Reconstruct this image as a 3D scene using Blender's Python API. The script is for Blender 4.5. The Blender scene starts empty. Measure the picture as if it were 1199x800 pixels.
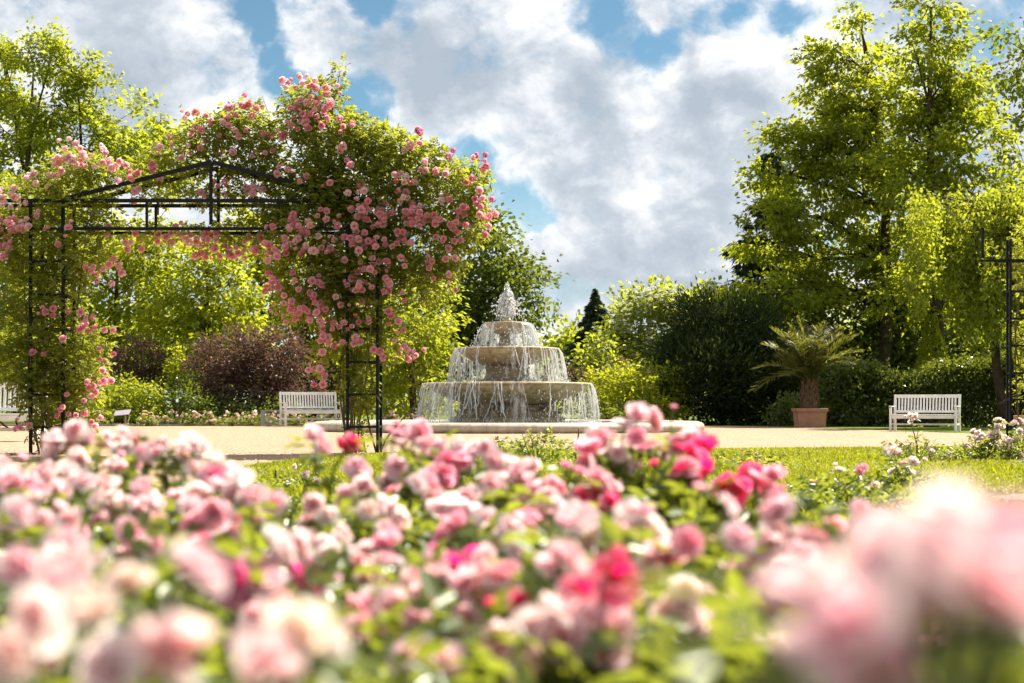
import bpy, bmesh, math, random
import numpy as np
from mathutils import Vector, Matrix, Quaternion

R = math.radians
SC = bpy.context.scene
COL = SC.collection
FPX = 1665.0          # focal length in photograph pixels (50 mm on a 36 mm sensor, 1199 px wide)
CX, HY = 599.5, 477.0 # principal column and horizon row of the photograph
EYE = 0.65

# ------------------------------------------------------------------ camera, world, sun, exposure
cam_d = bpy.data.cameras.new('camera')
cam = bpy.data.objects.new('camera', cam_d)
COL.objects.link(cam)
SC.camera = cam
cam.location = (0, 0, EYE)
cam.rotation_euler = (R(90), 0, 0)
cam_d.sensor_width = 36.0
cam_d.lens = 50.0
cam_d.shift_y = (HY - 400.0) / 1199.0
cam_d.clip_start = 0.05
cam_d.clip_end = 5000
cam_d.dof.use_dof = True
cam_d.dof.focus_distance = 26.0
cam_d.dof.aperture_fstop = 2.8
cam_d.dof.aperture_blades = 0

SUN_AZ, SUN_EL = 47.0, 51.0      # from +Y towards +X; behind the scene, to the right
sun_d = bpy.data.lights.new('sun', 'SUN')
sun = bpy.data.objects.new('sun', sun_d)
COL.objects.link(sun)
sun_d.energy = 5.0
sun_d.angle = R(0.5)
sun_d.color = (1.0, 0.91, 0.76)
sun.rotation_euler = (R(90 - SUN_EL), 0, R(180 - SUN_AZ))
sun.location = (20, 60, 60)

SC.view_settings.view_transform = 'Standard'
SC.view_settings.look = 'None'
SC.view_settings.exposure = 1.34
SC.view_settings.gamma = 1.0
SC.view_settings.use_curve_mapping = False
SC.cycles.max_bounces = 8
SC.cycles.diffuse_bounces = 4
SC.cycles.glossy_bounces = 3
SC.cycles.transmission_bounces = 6
SC.cycles.transparent_max_bounces = 16
SC.cycles.sample_clamp_indirect = 6.0
SC.cycles.use_denoising = True
SC.cycles.caustics_reflective = False
SC.cycles.caustics_refractive = False


class NT:
    """small helper to wire shader nodes"""
    def __init__(self, tree):
        self.t = tree
        tree.nodes.clear()

    def n(self, kind, **kw):
        nd = self.t.nodes.new(kind)
        for k, v in kw.items():
            setattr(nd, k, v)
        return nd

    def link(self, a, b):
        self.t.links.new(a, b)

    def put(self, sock, v):
        if hasattr(v, 'is_output'):
            self.t.links.new(v, sock)
        elif isinstance(v, (tuple, list)) and len(v) == 3 and sock.type == 'RGBA':
            sock.default_value = (*v, 1)
        else:
            sock.default_value = v

    def math(self, op, a, b=0.0, c=None, clamp=False):
        nd = self.n('ShaderNodeMath', operation=op, use_clamp=clamp)
        self.put(nd.inputs[0], a)
        self.put(nd.inputs[1], b)
        if c is not None:
            self.put(nd.inputs[2], c)
        return nd.outputs[0]

    def vmath(self, op, a, b=(0, 0, 0)):
        nd = self.n('ShaderNodeVectorMath', operation=op)
        self.put(nd.inputs[0], a)
        self.put(nd.inputs[1], b)
        return nd.outputs['Value'] if op in ('DOT_PRODUCT', 'LENGTH') else nd.outputs[0]

    def scale(self, a, s):
        nd = self.n('ShaderNodeVectorMath', operation='SCALE')
        self.put(nd.inputs[0], a)
        self.put(nd.inputs[3], s)
        return nd.outputs[0]

    def maprange(self, v, a, b, c=0.0, d=1.0, smooth=False):
        nd = self.n('ShaderNodeMapRange')
        nd.interpolation_type = 'SMOOTHSTEP' if smooth else 'LINEAR'
        self.put(nd.inputs[0], v)
        for i, x in enumerate((a, b, c, d)):
            self.put(nd.inputs[i + 1], x)
        return nd.outputs[0]

    def noise(self, vec, scale, detail=4.0, rough=0.55, dist=0.0):
        nd = self.n('ShaderNodeTexNoise')
        if vec is not None:
            self.put(nd.inputs['Vector'], vec)
        self.put(nd.inputs['Scale'], scale)
        self.put(nd.inputs['Detail'], detail)
        self.put(nd.inputs['Roughness'], rough)
        self.put(nd.inputs['Distortion'], dist)
        return nd.outputs[0]

    def mixc(self, f, a, b, blend='MIX'):
        nd = self.n('ShaderNodeMix', data_type='RGBA', blend_type=blend)
        self.put(nd.inputs[0], f)
        self.put(nd.inputs[6], a)
        self.put(nd.inputs[7], b)
        return nd.outputs[2]

    def ramp(self, f, stops):
        nd = self.n('ShaderNodeValToRGB')
        els = nd.color_ramp.elements
        while len(els) < len(stops):
            els.new(0.5)
        for e, (p, c) in zip(els, stops):
            e.position = p
            e.color = (*c, 1)
        self.put(nd.inputs[0], f)
        return nd.outputs[0]


def photo_dir(px, py):
    v = Vector(((px - CX) / FPX, 1.0, -(py - HY) / FPX))
    return v.normalized()


def build_world():
    w = bpy.data.worlds.new('World')
    SC.world = w
    w.use_nodes = True
    k = NT(w.node_tree)
    sky = k.n('ShaderNodeTexSky')
    sky.sky_type = 'NISHITA'
    sky.sun_disc = False
    sky.sun_elevation = R(SUN_EL)
    sky.sun_rotation = R(SUN_AZ)
    sky.altitude = 1500
    sky.air_density = 1.0
    sky.dust_density = 0.2
    sky.ozone_density = 3.0
    co = k.n('ShaderNodeTexCoord').outputs['Generated']
    sep = k.n('ShaderNodeSeparateXYZ')
    k.link(co, sep.inputs[0])
    z = k.math('MAXIMUM', sep.outputs[2], 0.0)
    # flat cloud layer seen in perspective, softened near the horizon
    den = k.math('ADD', z, 0.85)
    cmb = k.n('ShaderNodeCombineXYZ')
    k.put(cmb.inputs[0], k.math('DIVIDE', sep.outputs[0], den))
    k.put(cmb.inputs[1], k.math('MULTIPLY', k.math('DIVIDE', sep.outputs[1], den), 1.0))
    k.put(cmb.inputs[2], k.math('MULTIPLY', z, 0.6))
    base = cmb.outputs[0]

    # places of open blue and of heavy cloud, given as directions of the sky
    blobs = [(282, -8, 1.4, -.32), (296, 25, 1.15, -.34), (312, 58, 1.05, -.32), (330, 88, 1.15, -.32), (350, 118, 1.4, -.26),
             (428, 118, 1.6, -.36), (450, 136, 1.0, -.16),
             (542, 182, 1.3, -.36), (560, 215, 1.1, -.26), (612, 240, 1.5, -.34), (640, 248, 1.0, -.18),
             (690, 14, 1.5, -.32), (728, 36, 1.5, -.34), (774, 58, 1.3, -.34), (800, 14, 1.1, -.22), (846, 8, 1.4, -.32), (890, 22, 1.5, -.32), (925, 18, 1.2, -.2), (770, 20, .8, .14), (700, 40, .6, .1),
             (428, 6, 1.0, -.34), (468, 22, .8, -.16), (785, 200, .7, -.2), (1175, 18, 2.0, -.2), (955, 30, 1.2, -.14), (580, 75, .7, -.14), (640, 60, .7, -.12), (655, 330, 1.6, -.10),
             (150, 90, 5.0, .22), (500, 90, 3.6, .22), (620, 110, 3.2, .2), (700, 170, 3.6, .22), (850, 160, 4.0, .2), (790, 320, 4.0, .22), (620, 330, 4.0, .16), (380, 50, 1.6, .14), (1010, 150, 5.0, .15), (480, 160, 1.6, .15)]
    # heavy grey undersides
    greys = [(470, 75, 2.6, .30), (530, 110, 2.2, .26), (560, 60, 2.0, .12), (150, 65, 3.2, .16), (190, 110, 2.6, .16), (690, 190, 2.6, .22), (660, 215, 1.6, .14), (800, 140, 1.6, .22), (850, 170, 2.6, .22), (830, 110, 1.4, .12), (900, 110, 2.0, .22), (820, 240, 2.2, .12), (700, 290, 2.0, .14), (640, 340, 2.4, .08), (800, 320, 2.2, .10), (700, 270, 2.0, .12), (640, 20, 1.8, -.12), (870, 60, 1.8, -.34), (760, 110, 2.0, -.2), (640, 130, 1.8, -.24), (560, 165, 1.4, -.25), (740, 220, 1.8, -.24), (600, 20, 1.6, -.2), (330, 140, 1.5, -.1), (230, 60, 1.6, -.2), (780, 250, 1.0, -.14)]

    def field(vec, lst):
        tot = None
        for px, py, rad, wgt in lst:
            d = photo_dir(px, py)
            dt = k.vmath('DOT_PRODUCT', vec, tuple(d))
            m = k.maprange(dt, math.cos(R(rad)), math.cos(R(rad * .2)), 0.0, wgt, smooth=True)
            tot = m if tot is None else k.math('ADD', tot, m)
        return tot

    warp = k.n('ShaderNodeTexNoise')
    warp.inputs['Scale'].default_value = 16.0
    warp.inputs['Detail'].default_value = 5.0
    warp.inputs['Roughness'].default_value = .6
    k.link(co, warp.inputs['Vector'])
    wv = k.vmath('SUBTRACT', warp.outputs['Color'], (.5, .5, .5))
    cow = k.vmath('NORMALIZE', k.vmath('ADD', co, k.scale(wv, .045)))
    bs = field(cow, blobs)
    gs = field(cow, greys)

    def density(vec):
        big = k.noise(vec, 8.2, 9.0, .58, .15)
        return k.math('ADD', k.math('MULTIPLY', k.math('SUBTRACT', big, .5), 1.5), .17)

    dc = density(base)
    fine = k.math('MULTIPLY', k.math('SUBTRACT', k.noise(base, 30.0, 8.0, .64, .3), .5), .85)
    d0 = k.math('ADD', k.math('ADD', dc, bs), fine)
    up1, up2 = (.010, -.024, .012), (.03, -.066, .033)
    d1 = density(k.vmath('ADD', base, up1))
    d2 = density(k.vmath('ADD', base, up2))
    f1 = k.noise(k.vmath('ADD', base, (.004, -.008, .004)), 30.0, 8.0, .64, .3)
    f0 = k.noise(base, 30.0, 8.0, .64, .3)
    cover = k.maprange(d0, -.26, .24, 0, 1, smooth=True)
    # parts that face the sun are white, thick undersides grey
    lit = k.math('ADD', k.math('MULTIPLY', k.math('SUBTRACT', dc, d1), 1.0), k.math('MULTIPLY', k.math('SUBTRACT', dc, d2), .9))
    lit = k.math('ADD', lit, k.math('MULTIPLY', k.math('SUBTRACT', f0, f1), 1.1))
    soft = k.noise(base, 9.0, 5.0, .55)
    thick = k.maprange(d0, .10, .50, 0.0, .16)
    sh = k.math('ADD', k.math('SUBTRACT', k.math('SUBTRACT', .63, gs), thick), k.math('ADD', lit, k.math('MULTIPLY', k.math('SUBTRACT', soft, .5), .9)))
    ccol = k.ramp(sh, [(0.0, (3.7, 4.25, 4.9)), (.33, (4.7, 5.2, 5.8)), (.58, (6.3, 6.6, 7.0)), (.78, (7.9, 8.0, 8.1)), (1.0, (9.0, 8.95, 8.9))])
    blue = k.mixc(1.0, sky.outputs[0], (.80, .95, .82), 'MULTIPLY')
    # thin haze of cloud low over the trees
    low = k.maprange(sep.outputs[2], .06, .17, .8, 0.0, smooth=True)
    cov2 = k.math('MAXIMUM', cover, low)
    mix = k.mixc(cov2, blue, ccol)
    bg = k.n('ShaderNodeBackground')
    k.link(mix, bg.inputs[0])
    bg.inputs[1].default_value = 0.0525
    out = k.n('ShaderNodeOutputWorld')
    k.link(bg.outputs[0], out.inputs[0])
    w.cycles.sampling_method = 'AUTOMATIC'


build_world()

# ------------------------------------------------------------------ helpers
rng = np.random.default_rng(11)


def at(px, py, Y):
    """world point seen at photo pixel (px, py) at distance Y"""
    return np.array(((px - CX) * Y / FPX, Y, EYE - (py - HY) * Y / FPX))


def gnd(px, py):
    """world point of the ground seen at a pixel"""
    Y = EYE * FPX / (py - HY)
    return ((px - CX) * Y / FPX, Y)


def tag(o, label, cat, group=None, kind=None):
    if label: o['label'] = label
    if cat: o['category'] = cat
    if group: o['group'] = group
    if kind: o['kind'] = kind
    return o


def link(name, me, parent=None, mat=None, kind=None):
    o = bpy.data.objects.new(name, me)
    COL.objects.link(o)
    if mat is not None and not me.materials:
        me.materials.append(mat)
    if parent is not None:
        o.parent = parent
    if kind: o['kind'] = kind
    return o


def thing(name, loc, label, cat, group=None, rz=0.0):
    o = bpy.data.objects.new(name, None)
    o.empty_display_size = .2
    COL.objects.link(o)
    o.location = loc
    o.rotation_euler = (0, 0, rz)
    return tag(o, label, cat, group)


def np_mesh(name, verts, faces, tint=None, smooth=False, vtint=None):
    """verts (N,3), faces (M,k) all with the same k"""
    me = bpy.data.meshes.new(name)
    verts = np.asarray(verts, dtype=np.float32)
    faces = np.asarray(faces, dtype=np.int32)
    m, k = faces.shape
    me.vertices.add(len(verts))
    me.vertices.foreach_set('co', verts.ravel())
    me.loops.add(m * k)
    me.loops.foreach_set('vertex_index', faces.ravel())
    me.polygons.add(m)
    me.polygons.foreach_set('loop_start', np.arange(0, m * k, k, dtype=np.int32))
    if smooth:
        me.polygons.foreach_set('use_smooth', np.ones(m, dtype=bool))
    if tint is not None:
        a = me.attributes.new('tint', 'FLOAT', 'FACE')
        a.data.foreach_set('value', np.asarray(tint, dtype=np.float32))
    if vtint is not None:
        a = me.attributes.new('tint', 'FLOAT', 'POINT')
        a.data.foreach_set('value', np.asarray(vtint, dtype=np.float32))
    me.update(calc_edges=True)
    return me


class MB:
    """collects boxes, bars, tubes and lathed shapes into one mesh"""
    def __init__(self):
        self.v = []
        self.f = []
        self.n = 0

    def add(self, v, f):
        self.v += [tuple(p) for p in v]
        self.f += [tuple(i + self.n for i in q) for q in f]
        self.n += len(v)

    def box(self, c, s, rot=None):
        x, y, z = (s[0] / 2, s[1] / 2, s[2] / 2)
        pts = [Vector((sx * x, sy * y, sz * z)) for sz in (-1, 1) for sx, sy in ((-1, -1), (1, -1), (1, 1), (-1, 1))]
        if rot is not None:
            pts = [rot @ p for p in pts]
        pts = [p + Vector(c) for p in pts]
        self.add(pts, [(3, 2, 1, 0), (4, 5, 6, 7), (0, 1, 5, 4), (1, 2, 6, 5), (2, 3, 7, 6), (3, 0, 4, 7)])

    def bar(self, a, b, w, h=None, up=(0, 0, 1)):
        a, b = Vector(a), Vector(b)
        h = h or w
        d = (b - a)
        L = d.length
        d.normalize()
        u = Vector(up)
        if abs(d.dot(u)) > .95:
            u = Vector((0, 1, 0))
        s = d.cross(u).normalized()
        t = s.cross(d)
        M = Matrix((s, d, t)).transposed()
        self.box((a + b) / 2, (w, L, h), M)

    def tube(self, pts, rad, seg=6, cap=True):
        pts = [Vector(p) for p in pts]
        if not hasattr(rad, '__len__'):
            rad = [rad] * len(pts)
        vs, fs = [], []
        prev = None
        for i, p in enumerate(pts):
            d = (pts[min(i + 1, len(pts) - 1)] - pts[max(i - 1, 0)])
            if d.length < 1e-9: d = Vector((0, 0, 1))
            d.normalize()
            if prev is None:
                ref = Vector((1, 0, 0)) if abs(d.x) < .8 else Vector((0, 1, 0))
                s = d.cross(ref).normalized()
            else:
                s = (prev - d * prev.dot(d))
                s = s.normalized() if s.length > 1e-6 else d.orthogonal().normalized()
            prev = s
            t = d.cross(s)
            for j in range(seg):
                a = 2 * math.pi * j / seg
                vs.append(p + (s * math.cos(a) + t * math.sin(a)) * rad[i])
        for i in range(len(pts) - 1):
            for j in range(seg):
                a, b = i * seg + j, i * seg + (j + 1) % seg
                fs.append((a, b, b + seg, a + seg))
        if cap:
            fs.append(tuple(range(seg - 1, -1, -1)))
            fs.append(tuple(range((len(pts) - 1) * seg, len(pts) * seg)))
        self.add(vs, fs)

    def lathe(self, prof, seg=64, center=(0, 0, 0)):
        vs, fs = [], []
        for r, z in prof:
            for j in range(seg):
                a = 2 * math.pi * j / seg
                vs.append((center[0] + r * math.cos(a), center[1] + r * math.sin(a), center[2] + z))
        for i in range(len(prof) - 1):
            for j in range(seg):
                a, b = i * seg + j, i * seg + (j + 1) % seg
                fs.append((a, b, b + seg, a + seg))
        self.add(vs, fs)

    def mesh(self, name, bevel=0.0, smooth=False, seg=2):
        me = bpy.data.meshes.new(name)
        me.from_pydata([tuple(p) for p in self.v], [], self.f)
        me.update()
        if bevel:
            bm = bmesh.new()
            bm.from_mesh(me)
            es = [e for e in bm.edges if len(e.link_faces) == 2 and e.calc_face_angle(0) > .6]
            bmesh.ops.bevel(bm, geom=es, offset=bevel, segments=seg, profile=.6, affect='EDGES')
            bm.to_mesh(me)
            bm.free()
        if smooth:
            me.polygons.foreach_set('use_smooth', np.ones(len(me.polygons), dtype=bool))
            me.update()
        return me

    def build(self, name, mat, parent=None, bevel=0.0, smooth=False, kind=None):
        return link(name, self.mesh(name, bevel, smooth), parent, mat, kind)


def unit(a):
    return a / np.maximum(np.linalg.norm(a, axis=-1, keepdims=True), 1e-9)


def rand_unit(n):
    return unit(rng.normal(size=(n, 3)))


def leaf_cards(c, ax, nr, L, W, fold=.18, pts=4):
    """folded leaf blades: c base points, ax leaf direction, nr upper side; returns verts, quads"""
    n = len(c)
    ax = unit(ax)
    s = unit(np.cross(ax, nr))
    nr = np.cross(s, ax)
    L = np.broadcast_to(np.asarray(L, float), (n,))[:, None]
    W = np.broadcast_to(np.asarray(W, float), (n,))[:, None]
    if pts == 4:
        b = c
        t = c + ax * L - nr * L * .08
        m = c + ax * L * .45
        l = m + s * W * .5 + nr * W * fold
        r = m - s * W * .5 + nr * W * fold
        v = np.stack([b, r, t, l], 1).reshape(-1, 3)
        f = np.arange(4 * n).reshape(n, 4)
        return v, f
    b = c
    t = c + ax * L - nr * L * .14
    m1, m2 = c + ax * L * .28, c + ax * L * .66 - nr * L * .03
    r1, l1 = m1 - s * W * .46 + nr * W * fold, m1 + s * W * .46 + nr * W * fold
    r2, l2 = m2 - s * W * .40 + nr * W * fold, m2 + s * W * .40 + nr * W * fold
    v = np.stack([b, r1, r2, t, l2, l1], 1).reshape(-1, 3)
    o = np.arange(n)[:, None] * 6
    f = np.concatenate([o + np.array([[0, 1, 2, 3]]), o + np.array([[3, 4, 5, 0]])], 1).reshape(-1, 4)
    return v, f

# ------------------------------------------------------------------ materials
def new_mat(name):
    m = bpy.data.materials.new(name)
    m.use_nodes = True
    return m, NT(m.node_tree)


def leaf_mat(name, dark, light, glow, trans=.5, gloss=.12, rough=.42, white=None):
    """leaf blade: reflects one green, lets a yellower green through; every blade has its own shade"""
    m, k = new_mat(name)
    ti = k.n('ShaderNodeAttribute', attribute_name='tint').outputs['Fac']
    ob = k.n('ShaderNodeTexCoord').outputs['Object']
    nz = k.noise(ob, .7, 2.0, .5)
    t2 = k.math('ADD', k.math('MULTIPLY', ti, .65), k.math('MULTIPLY', k.maprange(nz, .3, .7), .35), clamp=True)
    refl = k.mixc(t2, dark, light)
    thr = k.mixc(t2, tuple(g * .55 for g in glow), glow)
    df = k.n('ShaderNodeBsdfDiffuse'); k.put(df.inputs[0], refl)
    tr = k.n('ShaderNodeBsdfTranslucent'); k.put(tr.inputs[0], thr)
    mx = k.n('ShaderNodeMixShader'); k.put(mx.inputs[0], trans)
    k.link(df.outputs[0], mx.inputs[1]); k.link(tr.outputs[0], mx.inputs[2])
    gl = k.n('ShaderNodeBsdfGlossy'); k.put(gl.inputs[0], (.9, .95, .9)); k.put(gl.inputs[1], rough)
    m2 = k.n('ShaderNodeMixShader')
    k.put(m2.inputs[0], gloss * .35)
    k.link(mx.outputs[0], m2.inputs[1]); k.link(gl.outputs[0], m2.inputs[2])
    out = k.n('ShaderNodeOutputMaterial'); k.link(m2.outputs[0], out.inputs[0])
    return m


def simple_mat(name, col, rough=.6, var=.15, scale=8.0, bump=.0, metallic=0.0, spec=.5, col2=None):
    m, k = new_mat(name)
    ob = k.n('ShaderNodeTexCoord').outputs['Object']
    nz = k.noise(ob, scale, 6.0, .6)
    c2 = col2 or tuple(c * (1 - var * 2) for c in col)
    cc = k.mixc(k.maprange(nz, .3, .7), c2, col)
    b = k.n('ShaderNodeBsdfPrincipled')
    k.put(b.inputs['Base Color'], cc)
    k.put(b.inputs['Roughness'], k.maprange(nz, .3, .7, rough + .1, rough - .05))
    b.inputs['Metallic'].default_value = metallic
    b.inputs['Specular IOR Level'].default_value = spec
    if bump:
        bp = k.n('ShaderNodeBump'); bp.inputs['Strength'].default_value = bump; bp.inputs['Distance'].default_value = .01
        k.link(k.noise(ob, scale * 3, 5.0, .65), bp.inputs['Height']); k.link(bp.outputs[0], b.inputs['Normal'])
    out = k.n('ShaderNodeOutputMaterial'); k.link(b.outputs[0], out.inputs[0])
    return m


def gravel_mat():
    m, k = new_mat('gravel')
    ob = k.n('ShaderNodeTexCoord').outputs['Object']
    vo = k.n('ShaderNodeTexVoronoi'); vo.inputs['Scale'].default_value = 26.0; k.link(ob, vo.inputs['Vector'])
    fine = k.ramp(vo.outputs['Color'], [(.1, (.160, .105, .068)), (.5, (.330, .228, .150)), (.9, (.49, .37, .265))])
    big = k.noise(ob, .45, 5.0, .6)
    mid = k.noise(ob, 3.5, 5.0, .65)
    c = k.mixc(k.maprange(big, .35, .7, 0, .6), fine, (.375, .262, .175))
    c = k.mixc(k.maprange(mid, .50, .72, 0, .5), c, (.26, .18, .118))
    pb = k.n('ShaderNodeTexVoronoi'); pb.inputs['Scale'].default_value = 4.5; k.link(ob, pb.inputs['Vector'])
    c = k.mixc(k.maprange(pb.outputs['Distance'], .07, .05, 0, .6), c, (.16, .11, .07))
    b = k.n('ShaderNodeBsdfPrincipled'); k.put(b.inputs['Base Color'], c); b.inputs['Roughness'].default_value = .95
    b.inputs['Specular IOR Level'].default_value = .15
    bp = k.n('ShaderNodeBump'); bp.inputs['Strength'].default_value = .5; bp.inputs['Distance'].default_value = .012
    k.link(k.math('ADD', vo.outputs['Distance'], k.math('MULTIPLY', mid, 1.5)), bp.inputs['Height']); k.link(bp.outputs[0], b.inputs['Normal'])
    out = k.n('ShaderNodeOutputMaterial'); k.link(b.outputs[0], out.inputs[0])
    return m


def lawn_mat():
    m, k = new_mat('turf')
    ob = k.n('ShaderNodeTexCoord').outputs['Object']
    a = k.noise(ob, .8, 5.0, .6); f = k.noise(ob, 30.0, 4.0, .7)
    c = k.mixc(k.maprange(a, .3, .7), (.090, .130, .014), (.150, .190, .022))
    c = k.mixc(k.maprange(f, .45, .75, 0, .6), c, (.03, .05, .01))
    b = k.n('ShaderNodeBsdfPrincipled'); k.put(b.inputs['Base Color'], c); b.inputs['Roughness'].default_value = .9
    b.inputs['Specular IOR Level'].default_value = .1
    bp = k.n('ShaderNodeBump'); bp.inputs['Strength'].default_value = .8; bp.inputs['Distance'].default_value = .03
    k.link(f, bp.inputs['Height']); k.link(bp.outputs[0], b.inputs['Normal'])
    out = k.n('ShaderNodeOutputMaterial'); k.link(b.outputs[0], out.inputs[0])
    return m


def soil_mat():
    return simple_mat('soil', (.085, .055, .035), .95, .3, 12.0, .8, spec=.1)


def stone_mat(name, base, stain, dark, streak=True, joints=9):
    m, k = new_mat(name)
    ob = k.n('ShaderNodeTexCoord').outputs['Object']
    n1 = k.noise(ob, 2.2, 7.0, .65)
    mp = k.n('ShaderNodeMapping'); mp.inputs['Scale'].default_value = (5.0, 5.0, .8); k.link(ob, mp.inputs[0])
    n2 = k.noise(mp.outputs[0], 1.2, 5.0, .6)
    n3 = k.noise(ob, 26.0, 5.0, .7)
    c = k.mixc(k.maprange(n1, .32, .68), stain, base)
    if streak:
        c = k.mixc(k.maprange(n2, .46, .68, 0, .7), c, dark)
    c = k.mixc(k.maprange(n3, .5, .8, 0, .45), c, tuple(x * .55 for x in stain))
    sp = k.n('ShaderNodeSeparateXYZ'); k.link(ob, sp.inputs[0])
    an = k.math('MULTIPLY', k.math('ADD', k.math('ARCTAN2', sp.outputs[1], sp.outputs[0]), k.math('MULTIPLY', n3, .004)), joints / 6.28318)
    fr = k.math('ABSOLUTE', k.math('SUBTRACT', k.math('FRACT', k.math('ADD', an, 20.3)), .5))
    c = k.mixc(k.maprange(fr, .004, .009, .65, 0), c, tuple(x * .4 for x in stain))
    b = k.n('ShaderNodeBsdfPrincipled'); k.put(b.inputs['Base Color'], c)
    k.put(b.inputs['Roughness'], k.maprange(n2, .4, .65, .7, .32))
    bp = k.n('ShaderNodeBump'); bp.inputs['Strength'].default_value = .6; bp.inputs['Distance'].default_value = .015
    k.link(k.math('ADD', n3, n1), bp.inputs['Height']); k.link(bp.outputs[0], b.inputs['Normal'])
    out = k.n('ShaderNodeOutputMaterial'); k.link(b.outputs[0], out.inputs[0])
    return m


def petal_mat():
    """rose petal: the object's own colour, deeper near the heart, paler at the rim, lets light through"""
    m, k = new_mat('rose_petal')
    ti = k.n('ShaderNodeAttribute', attribute_name='tint').outputs['Fac']   # 0 heart .. 1 rim
    oi = k.n('ShaderNodeObjectInfo')
    shd = k.n('ShaderNodeAttribute', attribute_name='shade').outputs['Fac']   # varies bloom by bloom
    colr = k.mixc(shd, oi.outputs['Color'], (.80, .30, .42))
    pale = k.mixc(.5, colr, (.96, .88, .87))
    deep = k.mixc(.75, colr, k.mixc(1.0, colr, (1.0, .72, .77), 'MULTIPLY'))
    c = k.mixc(k.maprange(ti, .15, .95), deep, pale)
    df = k.n('ShaderNodeBsdfDiffuse'); k.put(df.inputs[0], c)
    tr = k.n('ShaderNodeBsdfTranslucent'); hs = k.n('ShaderNodeHueSaturation'); hs.inputs['Saturation'].default_value = 1.7; k.put(hs.inputs['Color'], c); k.put(tr.inputs[0], hs.outputs[0])
    mx = k.n('ShaderNodeMixShader'); k.put(mx.inputs[0], .66)
    k.link(df.outputs[0], mx.inputs[1]); k.link(tr.outputs[0], mx.inputs[2])
    gl = k.n('ShaderNodeBsdfGlossy'); k.put(gl.inputs[1], .6)
    m2 = k.n('ShaderNodeMixShader'); m2.inputs[0].default_value = .004
    k.link(mx.outputs[0], m2.inputs[1]); k.link(gl.outputs[0], m2.inputs[2])
    out = k.n('ShaderNodeOutputMaterial'); k.link(m2.outputs[0], out.inputs[0])
    return m


def water_sheet_mat(name, thresh=.50, zscale=.10):
    """thin falling water: streaks of white water with clear gaps"""
    m, k = new_mat(name)
    ob = k.n('ShaderNodeTexCoord').outputs['Object']
    mp = k.n('ShaderNodeMapping'); mp.inputs['Scale'].default_value = (1, 1, zscale); k.link(ob, mp.inputs[0])
    n1 = k.noise(mp.outputs[0], 9.0, 5.0, .65, .4)
    n0 = k.noise(mp.outputs[0], 1.6, 2.0, .5)
    mp2 = k.n('ShaderNodeMapping'); mp2.inputs['Scale'].default_value = (1, 1, .35); k.link(ob, mp2.inputs[0])
    n2 = k.noise(mp2.outputs[0], 30.0, 3.0, .6)
    v = k.math('ADD', k.math('ADD', n1, k.math('MULTIPLY', k.math('SUBTRACT', n2, .5), .5)), k.math('MULTIPLY', k.math('SUBTRACT', n0, .5), 1.0))
    fall = k.n('ShaderNodeAttribute', attribute_name='tint').outputs['Fac']
    v = k.math('SUBTRACT', v, k.maprange(fall, 0.0, .6, .10, 0.0))
    a = k.maprange(v, thresh, thresh + .24, .01, .70)
    tp = k.n('ShaderNodeBsdfTransparent')
    df = k.n('ShaderNodeBsdfDiffuse'); k.put(df.inputs[0], (.92, .94, .95))
    tr = k.n('ShaderNodeBsdfTranslucent'); k.put(tr.inputs[0], (.92, .94, .95))
    gl = k.n('ShaderNodeBsdfGlossy'); k.put(gl.inputs[1], .12)
    mx = k.n('ShaderNodeMixShader'); mx.inputs[0].default_value = .7
    k.link(df.outputs[0], mx.inputs[1]); k.link(tr.outputs[0], mx.inputs[2])
    m2 = k.n('ShaderNodeMixShader'); m2.inputs[0].default_value = .22
    k.link(mx.outputs[0], m2.inputs[1]); k.link(gl.outputs[0], m2.inputs[2])
    m3 = k.n('ShaderNodeMixShader'); k.put(m3.inputs[0], a)
    k.link(tp.outputs[0], m3.inputs[1]); k.link(m2.outputs[0], m3.inputs[2])
    out = k.n('ShaderNodeOutputMaterial'); k.link(m3.outputs[0], out.inputs[0])
    return m


def foam_mat():
    m, k = new_mat('white_water')
    df = k.n('ShaderNodeBsdfDiffuse'); k.put(df.inputs[0], (.9, .92, .93))
    tr = k.n('ShaderNodeBsdfTranslucent'); k.put(tr.inputs[0], (.98, .98, .98))
    gl = k.n('ShaderNodeBsdfGlossy'); k.put(gl.inputs[1], .1)
    mx = k.n('ShaderNodeMixShader'); mx.inputs[0].default_value = .68
    k.link(df.outputs[0], mx.inputs[1]); k.link(tr.outputs[0], mx.inputs[2])
    m2 = k.n('ShaderNodeMixShader'); m2.inputs[0].default_value = .2
    k.link(mx.outputs[0], m2.inputs[1]); k.link(gl.outputs[0], m2.inputs[2])
    out = k.n('ShaderNodeOutputMaterial'); k.link(m2.outputs[0], out.inputs[0])
    return m


def pool_mat():
    m, k = new_mat('pool_water')
    ob = k.n('ShaderNodeTexCoord').outputs['Object']
    b = k.n('ShaderNodeBsdfPrincipled')
    b.inputs['Base Color'].default_value = (.10, .12, .09, 1); b.inputs['Roughness'].default_value = .08
    bp = k.n('ShaderNodeBump'); bp.inputs['Strength'].default_value = .7; bp.inputs['Distance'].default_value = .05
    k.link(k.noise(ob, 6.0, 4.0, .6), bp.inputs['Height']); k.link(bp.outputs[0], b.inputs['Normal'])
    out = k.n('ShaderNodeOutputMaterial'); k.link(b.outputs[0], out.inputs[0])
    return m


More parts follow.
